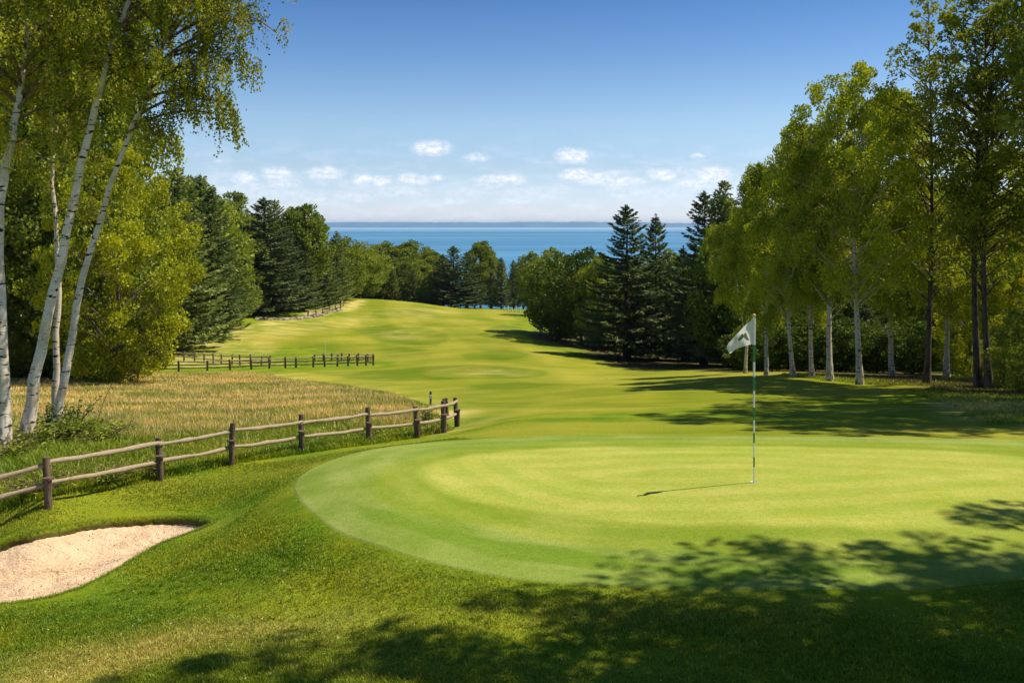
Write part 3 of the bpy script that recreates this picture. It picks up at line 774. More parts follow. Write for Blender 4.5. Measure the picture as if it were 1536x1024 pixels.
ENV = {
 'round': lambda t: np.sqrt(np.clip(1 - (2 * t - 0.95) ** 2 * 1.02, 0, 1)),
 'oval': lambda t: np.clip(np.sin(pi * np.clip(t * .93 + .07, 0, 1)) ** .65, 0.05, 1),
 'cone': lambda t: np.clip(1 - t, 0, 1) ** .72 * np.clip(.6 + t * 4, 0, 1),
 'column': lambda t: np.clip(np.minimum(1, (1.04 - t) * 3.0) * np.minimum(1, .55 + t * 2.5), 0, 1) * .9,
 'vase': lambda t: np.clip(.35 + t * .9, 0, 1) * np.sqrt(np.clip(1.03 - t, 0, 1)) * 1.2,
}
def clump_tree(name, H, R, env, base, ncl, cr, nleaf, leaf, r, bark, leafm, flat=0.6, shell=.55, limbs=26, lean=0.0, needle=False, ext=(), bend=0.15):
    tm = MB(); s = np.linspace(0, 1, 14)
    P = np.stack([bend * np.sin(s * 4) + lean * s * H, bend * np.sin(s * 3 + 1) - bend * .84, s * H * .96], -1)
    tm.tube(P, flare(14, r, 1.45, 0.07), 10)
    E = ENV[env]; lf = Leaves()
    t = rng.random(ncl * 3); w = E(t); keep = rng.random(ncl * 3) < (w / w.max()) ** 1.1 + .06
    t = t[keep][:ncl]; n = len(t)
    az = rng.random(n) * 2 * pi
    lump = 1 + .18 * np.sin(az * 3 + t * 9) + .12 * np.sin(az * 5 - t * 14)
    rad = R * E(t) * lump * (shell + (1 - shell) * rng.random(n) ** .6) * np.where(rng.random(n) < .25, rng.random(n), 1)
    z = H * (base + (1 - base) * t)
    C = np.stack([P[0, 0] + rad * np.cos(az) + lean * z, rad * np.sin(az), z], -1)
    if len(ext): C = np.vstack([C, np.array(ext, float)])
    n = len(C)
    lb = tm
    for k in rng.choice(n, min(limbs, n), replace=False):
        c = C[k]; hz_ = max(c[2] - np.hypot(c[0], c[1]) * rng.uniform(.45, 1.0), H * base * .6)
        a = path_pt(P, hz_ / (H * .96))
        mid = (a + c) / 2 + [0, 0, 0.06 * np.hypot(c[0], c[1])]
        lb.tube(smooth_path([a, mid, c], 6), np.linspace(.22 * r * (1.2 - c[2] / H * .8) + .01, .01, 6), 5, False)
    for c in C:
        q = rng.uniform(.65, 1.3) * cr * (.75 + .35 * (1 - (c[2] / H - base) / (1 - base)))
        m = int(nleaf * rng.uniform(.6, 1.25))
        D = unit(rng.standard_normal((m, 3)))
        rr = q * (.35 + .65 * rng.random(m) ** .5)
        pts = c + D * rr[:, None] * [1, 1, flat]
        o_ = unit(c * [1, 1, 0] + [0, 0, 1e-6])
        if needle:
            A = D + o_ * .7 + [0, 0, .25] + rng.standard_normal((m, 3)) * .4
            lf.add(pts, A, rng.standard_normal((m, 3)), leaf * rng.uniform(.7, 1.3, m), leaf * .38, np.clip(rng.random(m) * .5 + rng.random() * .5, 0, 1))
        else:
            A = rng.standard_normal((m, 3)) + [0, 0, -.4]
            B = rng.standard_normal((m, 3)) * .7 + np.cross(A, D + [0, 0, .6])
            lf.add(pts, A, B, leaf * rng.uniform(.7, 1.3, m), leaf * .75 * rng.uniform(.7, 1.2, m), np.clip(rng.random(m) * .6 + rng.random() * .4, 0, 1))
    return [('trunk', tm.mesh(name + '_trunk'), bark), ('crown', lf.mesh(name + '_crown'), leafm)]

def plant(name, proto, loc, label, cat='tree', group=None, sx=1.0, sz=1.0, rz=0.0, leaf=None):
    e = empty(name, loc, rz); e.scale = (sx, sx, sz)
    tag(e, label, cat, group)
    for pn, me, mt in proto:
        if len(me.materials) == 0: me.materials.append(mt)
        o = bpy.data.objects.new(pn, me); COL.objects.link(o); o.parent = e
    return e
def zrow(py, Y): return CZ - (py - HOR) / F * Y
def stand(name, proto, H, px, Y, top, label, cat='tree', group=None, w=1.0, rz=None, dz=0.0):
    """a tree standing on the ground at (px, Y), as tall as the photograph shows"""
    x = (px - 768) / F * Y; z = gz(x, Y) - 0.08 + dz
    sz = (zrow(top, Y) - z) / H
    return plant(name, proto, (x, Y, z), label, cat, group, sx=sz * w, sz=sz, rz=rng.uniform(0, 6.28) if rz is None else rz)

# ------------------------------------------------------------------ left birches
def wp(px, py, Y): return np.array([(px - 768) / F * Y, Y, zrow(py, Y)])
def left_birch(name, base, pts, r, label, nb, t0, Lmax, extra=(), bark=M_BIRCH, leaf=.074, dY=0.0, forks=(), nsub=5, strand=(.25, .95), leafm=None, tip=.08):
    px, py, Y = base
    b = wp(px, py, Y); b[2] = gz(b[0], Y) - 0.06
    trunk = [np.zeros(3)] + [wp(*p) - b for p in pts]
    ex = [(wp(*a) - b, d, L) for a, d, L in extra]
    fk = [[wp(*p) - b for p in f] for f in forks]
    pr = birch(name, trunk, r, leaf, nb, t0, Lmax, bark, leafm or M_BIRCHLEAF, ex, strand=strand, nsub=nsub, forks=fk, tip=tip)
    return plant('birch_tree', pr, b, label, 'tree', 'white birches in the left foreground')
left_birch('b1', (38,672,21.0), [(62,520,21.0),(105,330,21.1),(150,130,21.4),(196,-10,21.8),(240,-150,22.2),(262,-250,22.4)], .150,
           'leaning white birch, second trunk from the left edge, bending right as it rises', 36, .50, 3.1,
           extra=[((196,0,21.8),(1,-.2,.35),3.3),((180,45,21.6),(1,.1,.25),2.8),((225,-100,22),(1,-.3,.2),3.6),((160,110,21.5),(.9,-.5,.2),2.0),((240,-150,22),(1,.2,.2),3.3)])
left_birch('b2', (78,660,21.8), [(98,560,21.8),(126,410,21.9),(174,252,22.0),(218,150,22.2),(255,40,22.6),(290,-70,23),(300,-160,23)], .115,
           'slimmer leaning white birch, the rightmost front trunk, beside the dark weed stems', 36, .50, 2.9,
           extra=[((240,95,22.4),(1,-.1,.35),2.3),((252,60,22.5),(1,.3,.3),2.7),((222,135,22.3),(1,-.4,.15),2.4),((275,-10,22.8),(1,0,.2),2.9),((290,-60,23),(1,-.3,.1),2.5),((262,40,22.6),(1,-.6,.1),2.4),((205,175,22.2),(1,-.15,.12),2.7),((200,190,22.1),(1,.25,.05),2.6),((240,90,22.4),(1,.1,-.05),2.5),((190,200,22),(1,-.5,-.1),1.6),((215,150,22),(1,.6,.1),2.2)])
left_birch('b3', (6,668,20.5), [(3,520,20.5),(-2,330,20.6),(18,200,20.8),(35,110,21),(40,-60,21.2),(30,-240,21.4)], .165,
           'upright white birch trunk cut by the left edge of the photo', 36, .46, 3.0,
           extra=[((35,100,21),(1,-.3,.4),2.2),((38,20,21),(.9,-.6,.3),2.6)])
left_birch('b4', (86,640,24.0), [(84,520,24),(88,400,24.1),(80,260,24.2),(76,100,24.3),(80,-60,24.5),(90,-180,24.6)], .10,
           'thin straight birch standing behind the two leaning white trunks', 34, .42, 2.8, bark=M_BIRCH2, nsub=7)
left_birch('b5', (-75,690,20.0), [(-90,500,20),(-80,250,20),(-60,50,20.2),(-50,-200,20.4)], .14,
           'birch just past the left edge whose leaves hang into the corner', 18, .5, 2.8,
           extra=[((-60,60,20),(1,0,.3),2.6),((-60,-60,20),(1,-.3,.3),3.0)])
LATE_LEFT = True
print('left birches', sum(len(o.data.polygons) for o in S.objects if o.type == 'MESH'))

# ------------------------------------------------------------------ tree kinds
P_LUSH = [clump_tree('lush%d' % k, 12, 4.0, 'oval', .03, 210, .62, 210, .16, .16, M_GREYBARK, M_YELLOWLEAF, flat=.8, limbs=70, shell=.7) for k in range(2)]
P_LUSHD = [clump_tree('lushd%d' % k, 12, 4.0, 'oval', .02, 280, .78, 110, .19, .16, M_BARK, M_BROADLEAF, flat=.9, limbs=40, shell=.5) for k in range(2)]
P_SPR = [spruce('spruce%d' % k, 16, 4.3, .26, M_BARK, M_SPRUCE, base=b, spray=.42, sp=.42, gap=gp, nper=7, droop=.28, up=.14) for k, (b, gp) in enumerate(((.06, 0), (.08, .12), (.05, .05)))]
P_PINE = [clump_tree('pine%d' % k, 16, 4.2, 'cone', .06, 300, .95, 62, .46, .24, M_BARK, M_PINE, flat=.5, limbs=36, needle=True, shell=.55) for k in range(3)]
P_SOFT = [spruce('soft%d' % k, 16, R_, .26, M_BARK, M_PINE, base=.05, spray=.40, sp=.36, gap=.04, nper=8, droop=dr, up=.22) for k, (R_, dr) in enumerate(((4.6, .30), (4.1, .2), (5.0, .4)))]
P_ROUND = [clump_tree('round%d' % k, 13, 4.6, e, b, 230, 1.0, 72, .34, .24, M_BARK, M_BROADLEAF, flat=.75, limbs=36, shell=.6) for k, (e, b) in enumerate((('round', .10), ('oval', .08), ('vase', .30)))]
P_SHADE = [clump_tree('shade%d' % k, 13, 4.2, 'oval', .26, 215, .62, 95, .15, .22, M_BARK, M_BROADLEAF, flat=.32, limbs=60, shell=.42) for k in range(2)]
P_CB = [clump_tree('cb%d' % k, 14, 3.1, 'oval', .26, 170, .58, 170, .125, .16, M_BIRCH2, M_RBIRCHLEAF, flat=.85, limbs=80, shell=.5, bend=.35) for k in range(3)]
P_DARK = [clump_tree('dark%d' % k, 13, 4.3, e, b, 190, 1.05, 64, .34, .22, M_BARK, M_DARKLEAF, flat=.75, limbs=26, shell=.5) for k, (e, b) in enumerate((('oval', .16), ('round', .05)))]  # right-wood growth with its shade painted into the dark leaf colour
P_ASPEN = [clump_tree('aspen%d' % k, 18, 2.5, 'column', b, nc, .46, 66, .14, .15, M_BARK, M_ASPENLEAF, flat=.8, limbs=150, shell=.35, bend=.25) for k, (b, nc) in enumerate(((.26, 190), (.34, 210)))]
def wb(name, seed, fork, leafm=M_RBIRCHLEAF, up=.55):
    f = [[np.array([0, 0, 3.0]), np.array([.5, .2, 6]), np.array([1.0, .3, 9.5]), np.array([1.2, .2, 12.0])]] if fork else []
    return birch(name, [np.zeros(3), np.array([-.15, 0, 3]), np.array([-.35, .1, 7]), np.array([-.2, 0, 11]), np.array([-.3, 0, 13.6])], .15, .115, 42, .27, 3.3,
                 M_BIRCH2, leafm, strand=(.5, 1.6), nsub=9, step=.085, forks=f, up=up)
P_WEEP = [wb('weep0', 1, False), wb('weep1', 2, True), wb('weep2', 3, False)]
print('protos', len(bpy.data.meshes))

for px, Y, top, w, lb in ((165, 54, -60, .9, 'birch in leaf a few steps behind the leaning white trunks'), (60, 55, -70, .95, 'birch in leaf further back between the left white trunks'), (-40, 54, -70, 1.0, 'birch in leaf behind the left edge of the photo')):
    stand('birch_tree', P_WEEP[(px // 10) % 3], 14.2, px, Y, top, lb, group='white birches in the left foreground', w=w)
# ------------------------------------------------------------------ left woodland edge, front
GL = 'leafy trees behind the birches on the left'
stand('broadleaf_tree', P_LUSH[0], 12, 176, 46, 222, 'tall yellow-green tree lit by the sun at the right end of the near left thicket', group=GL, w=.92)
stand('broadleaf_tree', P_LUSHD[1], 12, 108, 51, 175, 'green tree behind the leaning birch trunks', group=GL, w=.9)
stand('broadleaf_tree', P_LUSHD[0], 12, 30, 52, 190, 'dark leafy tree behind the leftmost birch trunk', group=GL, w=1.0)
stand('broadleaf_tree', P_LUSHD[1], 12, -70, 50, 150, 'dark leafy tree at the left edge of the photo', group=GL, w=1.0)
stand('broadleaf_tree', P_LUSHD[0], 12, 160, 57, 235, 'deep green tree filling the thicket between the yellow-green crowns', group=GL, w=.9)
stand('broadleaf_tree', P_LUSHD[1], 12, 80, 60, 215, 'deep green tree standing behind the thicket seen between birch trunks', group=GL, w=1.0)
stand('broadleaf_tree', P_LUSHD[0], 12, -160, 56, 150, 'leafy tree just past the left edge', group=GL, w=1.1)
EXTRA = ((280,112,270,1.1),(235,100,262,1.1),(330,150,300,1.1),(385,165,318,1.1),(420,175,335,1.1),(465,178,352,1.1),(500,185,362,1.1),(480,200,368,1.1),(345,112,392,1.2),(295,100,380,1.2),(255,95,400,1.2))
for q_, (px, Y, top, w) in enumerate(EXTRA):
    stand('pine_tree' if q_ % 2 else 'broadleaf_tree', P_PINE[q_ % 3] if q_ % 2 else P_ROUND[q_ % 2], 16 if q_ % 2 else 13, px, Y, top, '%s deep in the left wood, %s from the left' % (('green leafy tree', 'soft dark pine')[q_ % 2], ('fourth','second','fifth','seventh','eighth','ninth','eleventh','tenth','sixth','third','first')[q_]), group='trees filling the left wood', w=w)
for px, Y, top, w, lb in ((180,47,480,1.1,'rounded green bush at the foot of the sunlit yellow-green tree'),(150,48,480,1.5,'green bush left of the rounded bush under the thicket'),(100,49,500,1.7,'low bush in the shade behind the birch trunks'),(45,49,490,1.7,'low shaded bush behind the leftmost birches'),(-10,48,480,1.7,'low shaded bush at the left edge of the meadow')):
    stand('bush', P_LUSHD[int(px) % 2], 12, px, Y, top, lb, 'bush', 'bushes along the back of the meadow', w=w)

# ------------------------------------------------------------------ left wood, receding
GC = 'conifers and broadleaf trees of the left wood'
LW = [
 ('pine_tree', P_SOFT[0], 16, 262, 88, 256, 1.0, 'tallest soft green pine behind the yellow-green tree'),
 ('pine_tree', P_SOFT[1], 16, 318, 98, 288, 1.0, 'broad pine with branches sweeping to the ground, above the far fences'),
 ('pine_tree', P_SOFT[2], 16, 300, 108, 268, 1.0, 'pointed pine just behind the broad sweeping pine'),
 ('pine_tree', P_SOFT[1], 16, 215, 84, 300, 1.0, 'pine partly hidden by the near thicket'),
 ('pine_tree', P_PINE[0], 16, 352, 125, 290, .95, 'pine top showing between the sweeping pine and the dark spruce'),
 ('spruce_tree', P_SPR[0], 16, 396, 128, 302, 1.4, 'large dark spruce at the centre of the left wood'),
 ('spruce_tree', P_SPR[2], 16, 372, 130, 330, 1.15, 'dark spruce leaning close on the left of the large dark spruce'),
 ('spruce_tree', P_SPR[1], 16, 424, 132, 335, 1.1, 'dark spruce close on the right of the large dark spruce'),
 ('broadleaf_tree', P_ROUND[2], 13, 452, 140, 315, .8, 'round-topped tree rising above its neighbours at the right of the left wood'),
 ('pine_tree', P_SOFT[2], 16, 455, 136, 362, .95, 'pine in front of the round-topped tree by the stone wall'),
 ('pine_tree', P_SOFT[0], 16, 486, 150, 362, .95, 'pine standing on the slope above the stone wall'),
 ('pine_tree', P_SOFT[1], 16, 505, 165, 352, .95, 'dark pine at the end of the tall left wood'),
 ('broadleaf_tree', P_ROUND[0], 13, 520, 172, 362, .8, 'rounded tree just above the bend of the far fence'),
 ('broadleaf_tree', P_ROUND[1], 13, 440, 165, 345, .8, 'green tree behind the dark spruces'),
 ('pine_tree', P_SOFT[2], 16, 412, 160, 305, .95, 'pine behind the crown of the large dark spruce'),
 ('pine_tree', P_PINE[2], 16, 340, 140, 300, 1.0, 'distant pine between the left pine tops'),
]
for nm, pr, H, px, Y, top, w, lb in LW:
    stand(nm, pr, H, px, Y, top - 5, lb, group=GC, w=w * 1.25)
FAR = ((545,186,362),(562,200,368),(578,205,364),(596,205,368),(616,205,362),(606,197,384),(640,205,372),(628,198,391),(586,197,394),(564,192,388),(548,190,386),(655,207,384),(532,192,368),
       (538,215,372),(570,218,372),(600,220,374),(632,222,378),(648,215,392),(520,205,362),(590,190,402),(620,190,402),(645,192,405))
WHO = ('full round green tree', 'narrow dark tree', 'olive green tree', 'ragged pine', 'small leafy tree', 'tall pine')
for q_, (px, Y, top) in enumerate(sorted(FAR)):
    nm, pr, H = (('pine_tree', P_SOFT[q_ % 3], 16), ('broadleaf_tree', P_ROUND[q_ % 2], 13))[1 if q_ % 5 in (1, 3, 4) else 0]
    stand(nm, pr, H, px, Y, top, '%s, %s of the far row from left wood to centre spruce' % (WHO[q_ % 6], ('first','second','third','fourth','fifth','sixth','seventh','eighth','ninth','tenth','eleventh','twelfth','thirteenth','fourteenth','fifteenth','sixteenth','seventeenth','eighteenth','nineteenth','twentieth','twenty-first','twenty-second')[q_]), group='far row of trees left of the centre spruce', w=1.15)
# centre group
CE = [
 ('spruce_tree', P_SPR[0], 16, 680, 188, 371, 1.55, 'dark spruce at the centre of the far end of the fairway'),
 ('spruce_tree', P_SPR[2], 16, 664, 191, 383, 1.4, 'slightly shorter dark spruce touching the centre spruce on its left'),
 ('spruce_tree', P_SPR[0], 16, 700, 191, 380, 1.4, 'shorter dark spruce touching the centre spruce on its right'),
 ('broadleaf_tree', P_ROUND[2], 13, 721, 205, 366, .72, 'tall open-crowned tree against the lake right of the centre spruce'),
 ('broadleaf_tree', P_ROUND[0], 13, 736, 215, 386, .7, 'pale green rounded tree behind the open-crowned tree'),
 ('pine_tree', P_SOFT[0], 16, 752, 194, 388, .85, 'pointed pine with a dark foot right of the open-crowned tree'),
 ('pine_tree', P_SOFT[1], 16, 770, 196, 392, .85, 'second pointed pine right of the open-crowned tree'),
 ('pine_tree', P_PINE[2], 16, 738, 198, 405, .8, 'low pine between the open-crowned tree and the pointed pine'),
 ('broadleaf_tree', P_ROUND[1], 13, 785, 205, 392, .75, 'green tree behind the pointed pines'),
 ('broadleaf_tree', P_ROUND[1], 13, 799, 200, 378, .8, 'bluish-green tree reaching above the pointed pines'),
 ('broadleaf_tree', P_ROUND[0], 13, 812, 170, 392, .8, 'rounded tree beside the white posts at the far right of the fairway'),
 ('broadleaf_tree', P_ROUND[0], 13, 650, 210, 400, .8, 'small tree at the left foot of the centre spruces'),
 ('broadleaf_tree', P_ROUND[0], 13, 712, 215, 405, .8, 'small tree in the gap right of the centre spruces'),
]
for nm, pr, H, px, Y, top, w, lb in CE:
    stand(nm, pr, H, px, Y, top - 2, lb, group='trees closing the far end of the fairway', w=w * 1.18)

# ------------------------------------------------------------------ right wood
GR = 'trees of the right wood'
RW = [
 ('broadleaf_tree', P_DARK[1], 13, 838, 104, 378, 1.02, 'dark rounded tree at the near left tip of the right wood'),
 ('broadleaf_tree', P_ROUND[1], 13, 826, 110, 370, .9, 'rounded tree with a pointed top behind the tip of the right wood'),
 ('broadleaf_tree', P_DARK[0], 13, 872, 98, 372, .95, 'rounded tree between the tip of the wood and the large spruce'),
 ('broadleaf_tree', P_DARK[1], 13, 858, 112, 385, .9, 'dark green tree behind the rounded trees of the right wood'),
 ('broadleaf_tree', P_ROUND[1], 13, 900, 94, 378, .8, 'green tree touching the left side of the large spruce'),
 ('spruce_tree', P_SPR[0], 16, 940, 82, 309, 1.4, 'large dark spruce standing against the lake right of the fairway'),
 ('spruce_tree', P_SPR[2], 16, 984, 84, 323, 1.05, 'slender spruce right of the large dark spruce'),
 ('broadleaf_tree', P_ROUND[1], 13, 1005, 96, 372, .8, 'green tree between the slender spruce and the third spruce'),
 ('broadleaf_tree', P_ROUND[1], 13, 962, 98, 385, .8, 'green tree glimpsed between the large and the slender spruce'),
 ('spruce_tree', P_SPR[0], 16, 1056, 76, 288, 1.2, 'tall dark spruce directly left of the weeping birches'),
 ('spruce_tree', P_SPR[2], 16, 1025, 84, 370, 1.1, 'shorter dark spruce at the left foot of the tall one by the birches'),
 ('pine_tree', P_PINE[1], 16, 1088, 74, 268, .8, 'olive pine rising behind the weeping birches'),
 ('spruce_tree', P_SPR[1], 16, 1090, 70, 380, 1.2, 'dark spruce whose foot shows behind the flagstick'),
]
for nm, pr, H, px, Y, top, w, lb in RW:
    stand(nm, pr, H, px, Y, top, lb, group=GR, w=w)
WHERE = ((920, 'behind the rounded trees'), (960, 'left of the slender spruce'), (1030, 'behind the slender spruce'), (1110, 'behind the tall spruce by the birches'), (1135, 'above the flagstick'), (1165, 'just right of the flag'), (1200, 'behind the curved slim birch'),
         (1235, 'behind the fork-trunked birch'), (1275, 'behind the thick-trunked birch'), (1320, 'behind the pale double-trunked birch'), (1360, 'right of the double-trunked birch'), (1400, 'behind the tall dark aspen'), (1440, 'right of the tall dark aspen'),
         (1480, 'left of the twin aspens'), (1530, 'behind the twin aspens'), (1590, 'at the right edge'), (1660, 'past the right edge'), (9999, 'well past the right edge'))
def DEEP(nm, px, Y):
    row = {64: 'front', 72: 'second', 86: 'third', 102: 'rear'}[Y]
    return 'shaded %s, %s row of the wood, %s' % (nm.replace('_', ' '), row, [w for x, w in WHERE if px < x][0])
k = 0
for Y, tops, pxs in ((64, 400, (1120,1180,1240,1300,1350,1420,1480,1545,1610,1700)), (72, 330, (1105,1150,1205,1262,1330,1385,1450,1510,1580,1660,1750)), (86, 290, (1130,1190,1250,1310,1370,1430,1490,1560,1640,1720)), (102, 330, (900,945,990,1040,1090,1150,1210,1280,1350,1420,1500,1580))):
    for px in pxs:
        k += 1
        t = tops + rng.uniform(-18, 18)
        nm, pr, H, w = (('broadleaf_tree', P_DARK[0], 13, .85), ('spruce_tree', P_SPR[k % 3], 16, 1.15), ('broadleaf_tree', P_DARK[1], 13, .9))[k % 3]
        if Y > 80 and px > 1200: nm, pr, H, w = 'broadleaf_tree', P_ROUND[k % 2], 13, .9
        if Y == 102: t = 385 if px < 1060 else 320
        stand(nm, pr, H, px + rng.uniform(-8, 8), Y + rng.uniform(-3, 3), t, DEEP(nm, px, Y), group='shaded trees deep in the right wood', w=w)
# birches and aspens along the edge
GB = 'birches along the right edge of the fairway'
RB = [
 (P_CB[0], 1190, 42.5, 196, .88, 2.9, 'slim birch with a curved leaning trunk, leftmost of the right-hand birches'),
 (P_WEEP[1], 1218, 42, 178, .9, .4, 'white-barked birch with a forked trunk, second of the right-hand birches'),
 (P_CB[1], 1245, 40.5, 100, .85, 1.2, 'thick-trunked birch in the middle of the right-hand birches'),
 (P_CB[2], 1290, 39, 92, .88, 3.6, 'pale double-trunked birch, nearest of the right-hand group'),
 (P_WEEP[2], 1150, 46, 238, .95, 4.6, 'birch with hanging branches reaching left towards the spruces'),
 (P_WEEP[0], 1338, 45, 125, .9, 5.1, 'weeping birch behind the gap left of the tall dark aspens'),
 (P_CB[1], 1420, 47, 200, 1.1, .8, 'bright leafy birch behind the tall dark aspens'),
 (P_WEEP[1], 1118, 52, 300, .95, 2.2, 'birch set back among the spruces at the left of the birch group'),
 (P_CB[0], 1500, 46, 215, 1.2, 2.0, 'leafy birch behind the twin aspen trunks at the right'),
]
for pr, px, Y, top, w, rz, lb in RB:
    stand('birch_tree', pr, 14.2, px, Y, top, lb, group=GB, w=w, rz=rz)
RA = [
 (P_ASPEN[0], 18, 1390, 38.5, -12, 1.0, 'tall aspen with a dark trunk and upswept crown right of the birches'),
 (P_ASPEN[1], 18, 1468, 36, -60, 1.0, 'left one of the twin dark aspen trunks near the right edge'),
 (P_ASPEN[0], 18, 1484, 35.5, -70, .95, 'right one of the twin dark aspen trunks near the right edge'),
 (P_ASPEN[1], 18, 1572, 34, -60, 1.1, 'aspen filling the top right corner of the photo'),
]
for pr, H, px, Y, top, w, lb in RA:
    stand('aspen_tree', pr, H, px, Y, top, lb, group='tall aspens at the right edge', w=w)
for px, Y, top, w, lb in ((1530,42,350,1.0,'leafy yellow-green tree at the right side behind the aspens'),(1455,50,400,1.0,'yellow-green young tree behind the twin aspens'),(1550,33,455,1.3,'dark bush at the right edge under the aspens'),(1505,36.5,500,1.4,'bush at the foot of the twin aspens on the right')):
    pr = P_LUSHD[0] if 'dark' in lb or 'edge' in lb or 'foot' in lb else P_LUSH[1]
    stand('broadleaf_tree' if top < 440 else 'bush', pr, 12, px, Y, top, lb, 'tree' if top < 440 else 'bush', 'leafy growth under the aspens', w=w)
for q_, (px, Y, top) in enumerate(((1118,60,490),(1150,56,480),(1205,55,475),(1260,54,470),(1315,54,480),(1368,52,475))):
    stand('bush', P_DARK[1], 13, px, Y, top, 'dark undergrowth bush in the wood, %s from the left' % ('first','second','third','fourth','fifth','sixth')[q_], 'bush', 'dark undergrowth of the right wood', w=1.6)
# trees standing out of view on the right: they throw the foreground shade
for k, (X, Y, H, w) in enumerate(((6.9,8.0,18.0,.8),(8.5,5.9,17.5,1.1),(10.4,7.9,17.5,.95),(13.2,9.4,18.5,1.0),(17.2,11.0,18.5,1.0),(12.4,6.9,17.5,1.05),(16.2,8.6,18,1.1),(20.4,10.2,18,1.1),
        (18.2,25.6,22,1.05),(21.2,28.8,23,1.1),(18.6,22.4,20,.95),(22.0,25.0,21.5,1.0),(25,28.4,22,1.1))):
    z = gz(X, Y) - .1; s_ = H / 13
    plant('broadleaf_tree', P_SHADE[k % 2], (X, Y, z), 'tree out of view on the right, %s of the ones shading the grass' % ('first','second','third','fourth','fifth','sixth','seventh','eighth','ninth','tenth','eleventh','twelfth','thirteenth','fourteenth')[k], 'tree', 'trees right of the green out of view', sx=s_ * w * .60, sz=s_, rz=X * 3)
#PART3
# ------------------------------------------------------------------ split-rail fences
def fence(name, stations, hgt, label, pr=.055, rr=.033, levels=(.86, .46), sides=8, double=True, group=None, closing=True):
    """stations: plan points (x, y); posts are driven into the turf, rails lie between them"""
    x0, y0 = stations[0]
    e = empty(name, (x0, y0, gz(x0, y0)))
    tag(e, label, 'fence', group)
    O = np.array([x0, y0, gz(x0, y0)])
    tops = []
    for k, (x, y) in enumerate(stations):
        b = np.array([x, y, gz(x, y)]) - O
        h = hgt * rng.uniform(.93, 1.08); lx, ly = rng.uniform(-.05, .05, 2)
        m = MB(); s = np.linspace(-.25, 1, 6)
        P = b + np.stack([lx * s, ly * s, s * h], -1)
        m.tube(P, pr * np.array([1.05, 1.03, 1, .98, 1.02, .93]), sides, True, .03)
        if double:
            off = np.array([.035, -.085, 0])
            P2 = b + off + np.stack([0 * s, 0 * s, np.linspace(-.25, h * .60, 6)], -1)
            m.tube(P2, pr * .98, sides, True, .03)
            c = b + off + [0, 0, h * .57]
            m.tube(np.array([c, c + [0, 0, .035]]), pr * 1.45, sides + 2, True, .02)
        link('post', m.mesh('post'), e, M_POST)
        tops.append((b, h))
    for k in range(len(tops) - 1):
        (a, ha), (b, hb) = tops[k], tops[k + 1]
        for lv in levels:
            m = MB(); s = np.linspace(-.02, 1.02, 9)
            z0, z1 = lv * hgt + rng.uniform(-.02, .02), lv * hgt + rng.uniform(-.02, .02)
            P = a * (1 - s[:, None]) + b * s[:, None]; P[:, 2] += z0 * (1 - s) + z1 * s - .02 * np.sin(pi * s)
            P += rng.standard_normal(P.shape) * rr * .13; P[:, 1] -= .02
            m.tube(P, rr * (1 + .14 * rng.standard_normal(9)) * (1.1 - .3 * np.abs(s - .5)), 7, True, .06)
            link('rail', m.mesh('rail'), e, M_RAIL)
    for o in e.children: pass
    return e
def gp(px, py, Y=None):
    if Y is None: p = at(px, py); return (p.x, p.y)
    return ((px - 768) / F * Y, Y)
fence('rail_fence', [gp(-120,775,14.2), gp(73,754,15), gp(240,720,17.5), gp(347,697,19), gp(452,680,20.6), gp(553,665,22.2), gp(625,656,23.4), gp(665,648,24.4), gp(685,640,26.2)], .84,
      'weathered split-rail fence curving between the meadow and the near mown slope', pr=.062, rr=.041)
fence('rail_fence', [gp(664,630,28.5), gp(671,628,28.6)], .62, 'pair of short grey posts just behind the right end of the near split-rail fence', pr=.055, rr=.02, levels=(), double=False)
xs2 = (237,268,311,345,377,404,428,444,470,487,506,522,536,549,560)
fence('rail_fence', [gp(x, 0, 66 + (i * .12)) for i, x in enumerate(xs2)], .80, 'long low rail fence of dark posts beyond the dry meadow', pr=.075, rr=.045, levels=(.88, .6, .3), double=False, sides=6)
xs3 = (236,256,276,292,306,320,332,348,360,376,392,405)
fence('rail_fence', [gp(x, 0, 82 - i * 1.0) for i, x in enumerate(xs3)], .85, 'old uneven rail fence behind the long one, ending among pale dry grass', pr=.07, rr=.05, levels=(.85, .42), double=False, sides=6)
fence('rail_fence', [gp(x, 0, 72 + (560 - x) * .04) for x in (472,485,497,512,524,538,552,560)], .62, 'dark rail fence spur behind the right end of the long meadow fence', pr=.08, rr=.035, levels=(.9,.5), double=False, sides=6)
W1 = [gp(462,476), gp(474,473.5), gp(484,471), gp(494,468), gp(503,465.5), gp(511,463), gp(515,459), gp(511,455)]
fence('rail_fence', W1, .95, 'dark rail fence bending round the edge of the wood above the stone wall', pr=.11, rr=.05, levels=(.85,.45), double=False, sides=6)
fence('rail_fence', [gp(500,452), gp(508,449.5), gp(517,448), gp(526,447.5)], .9, 'short rail fence on the crest of the fairway at the edge of the trees', pr=.11, rr=.05, levels=(.85,.45), double=False, sides=6)
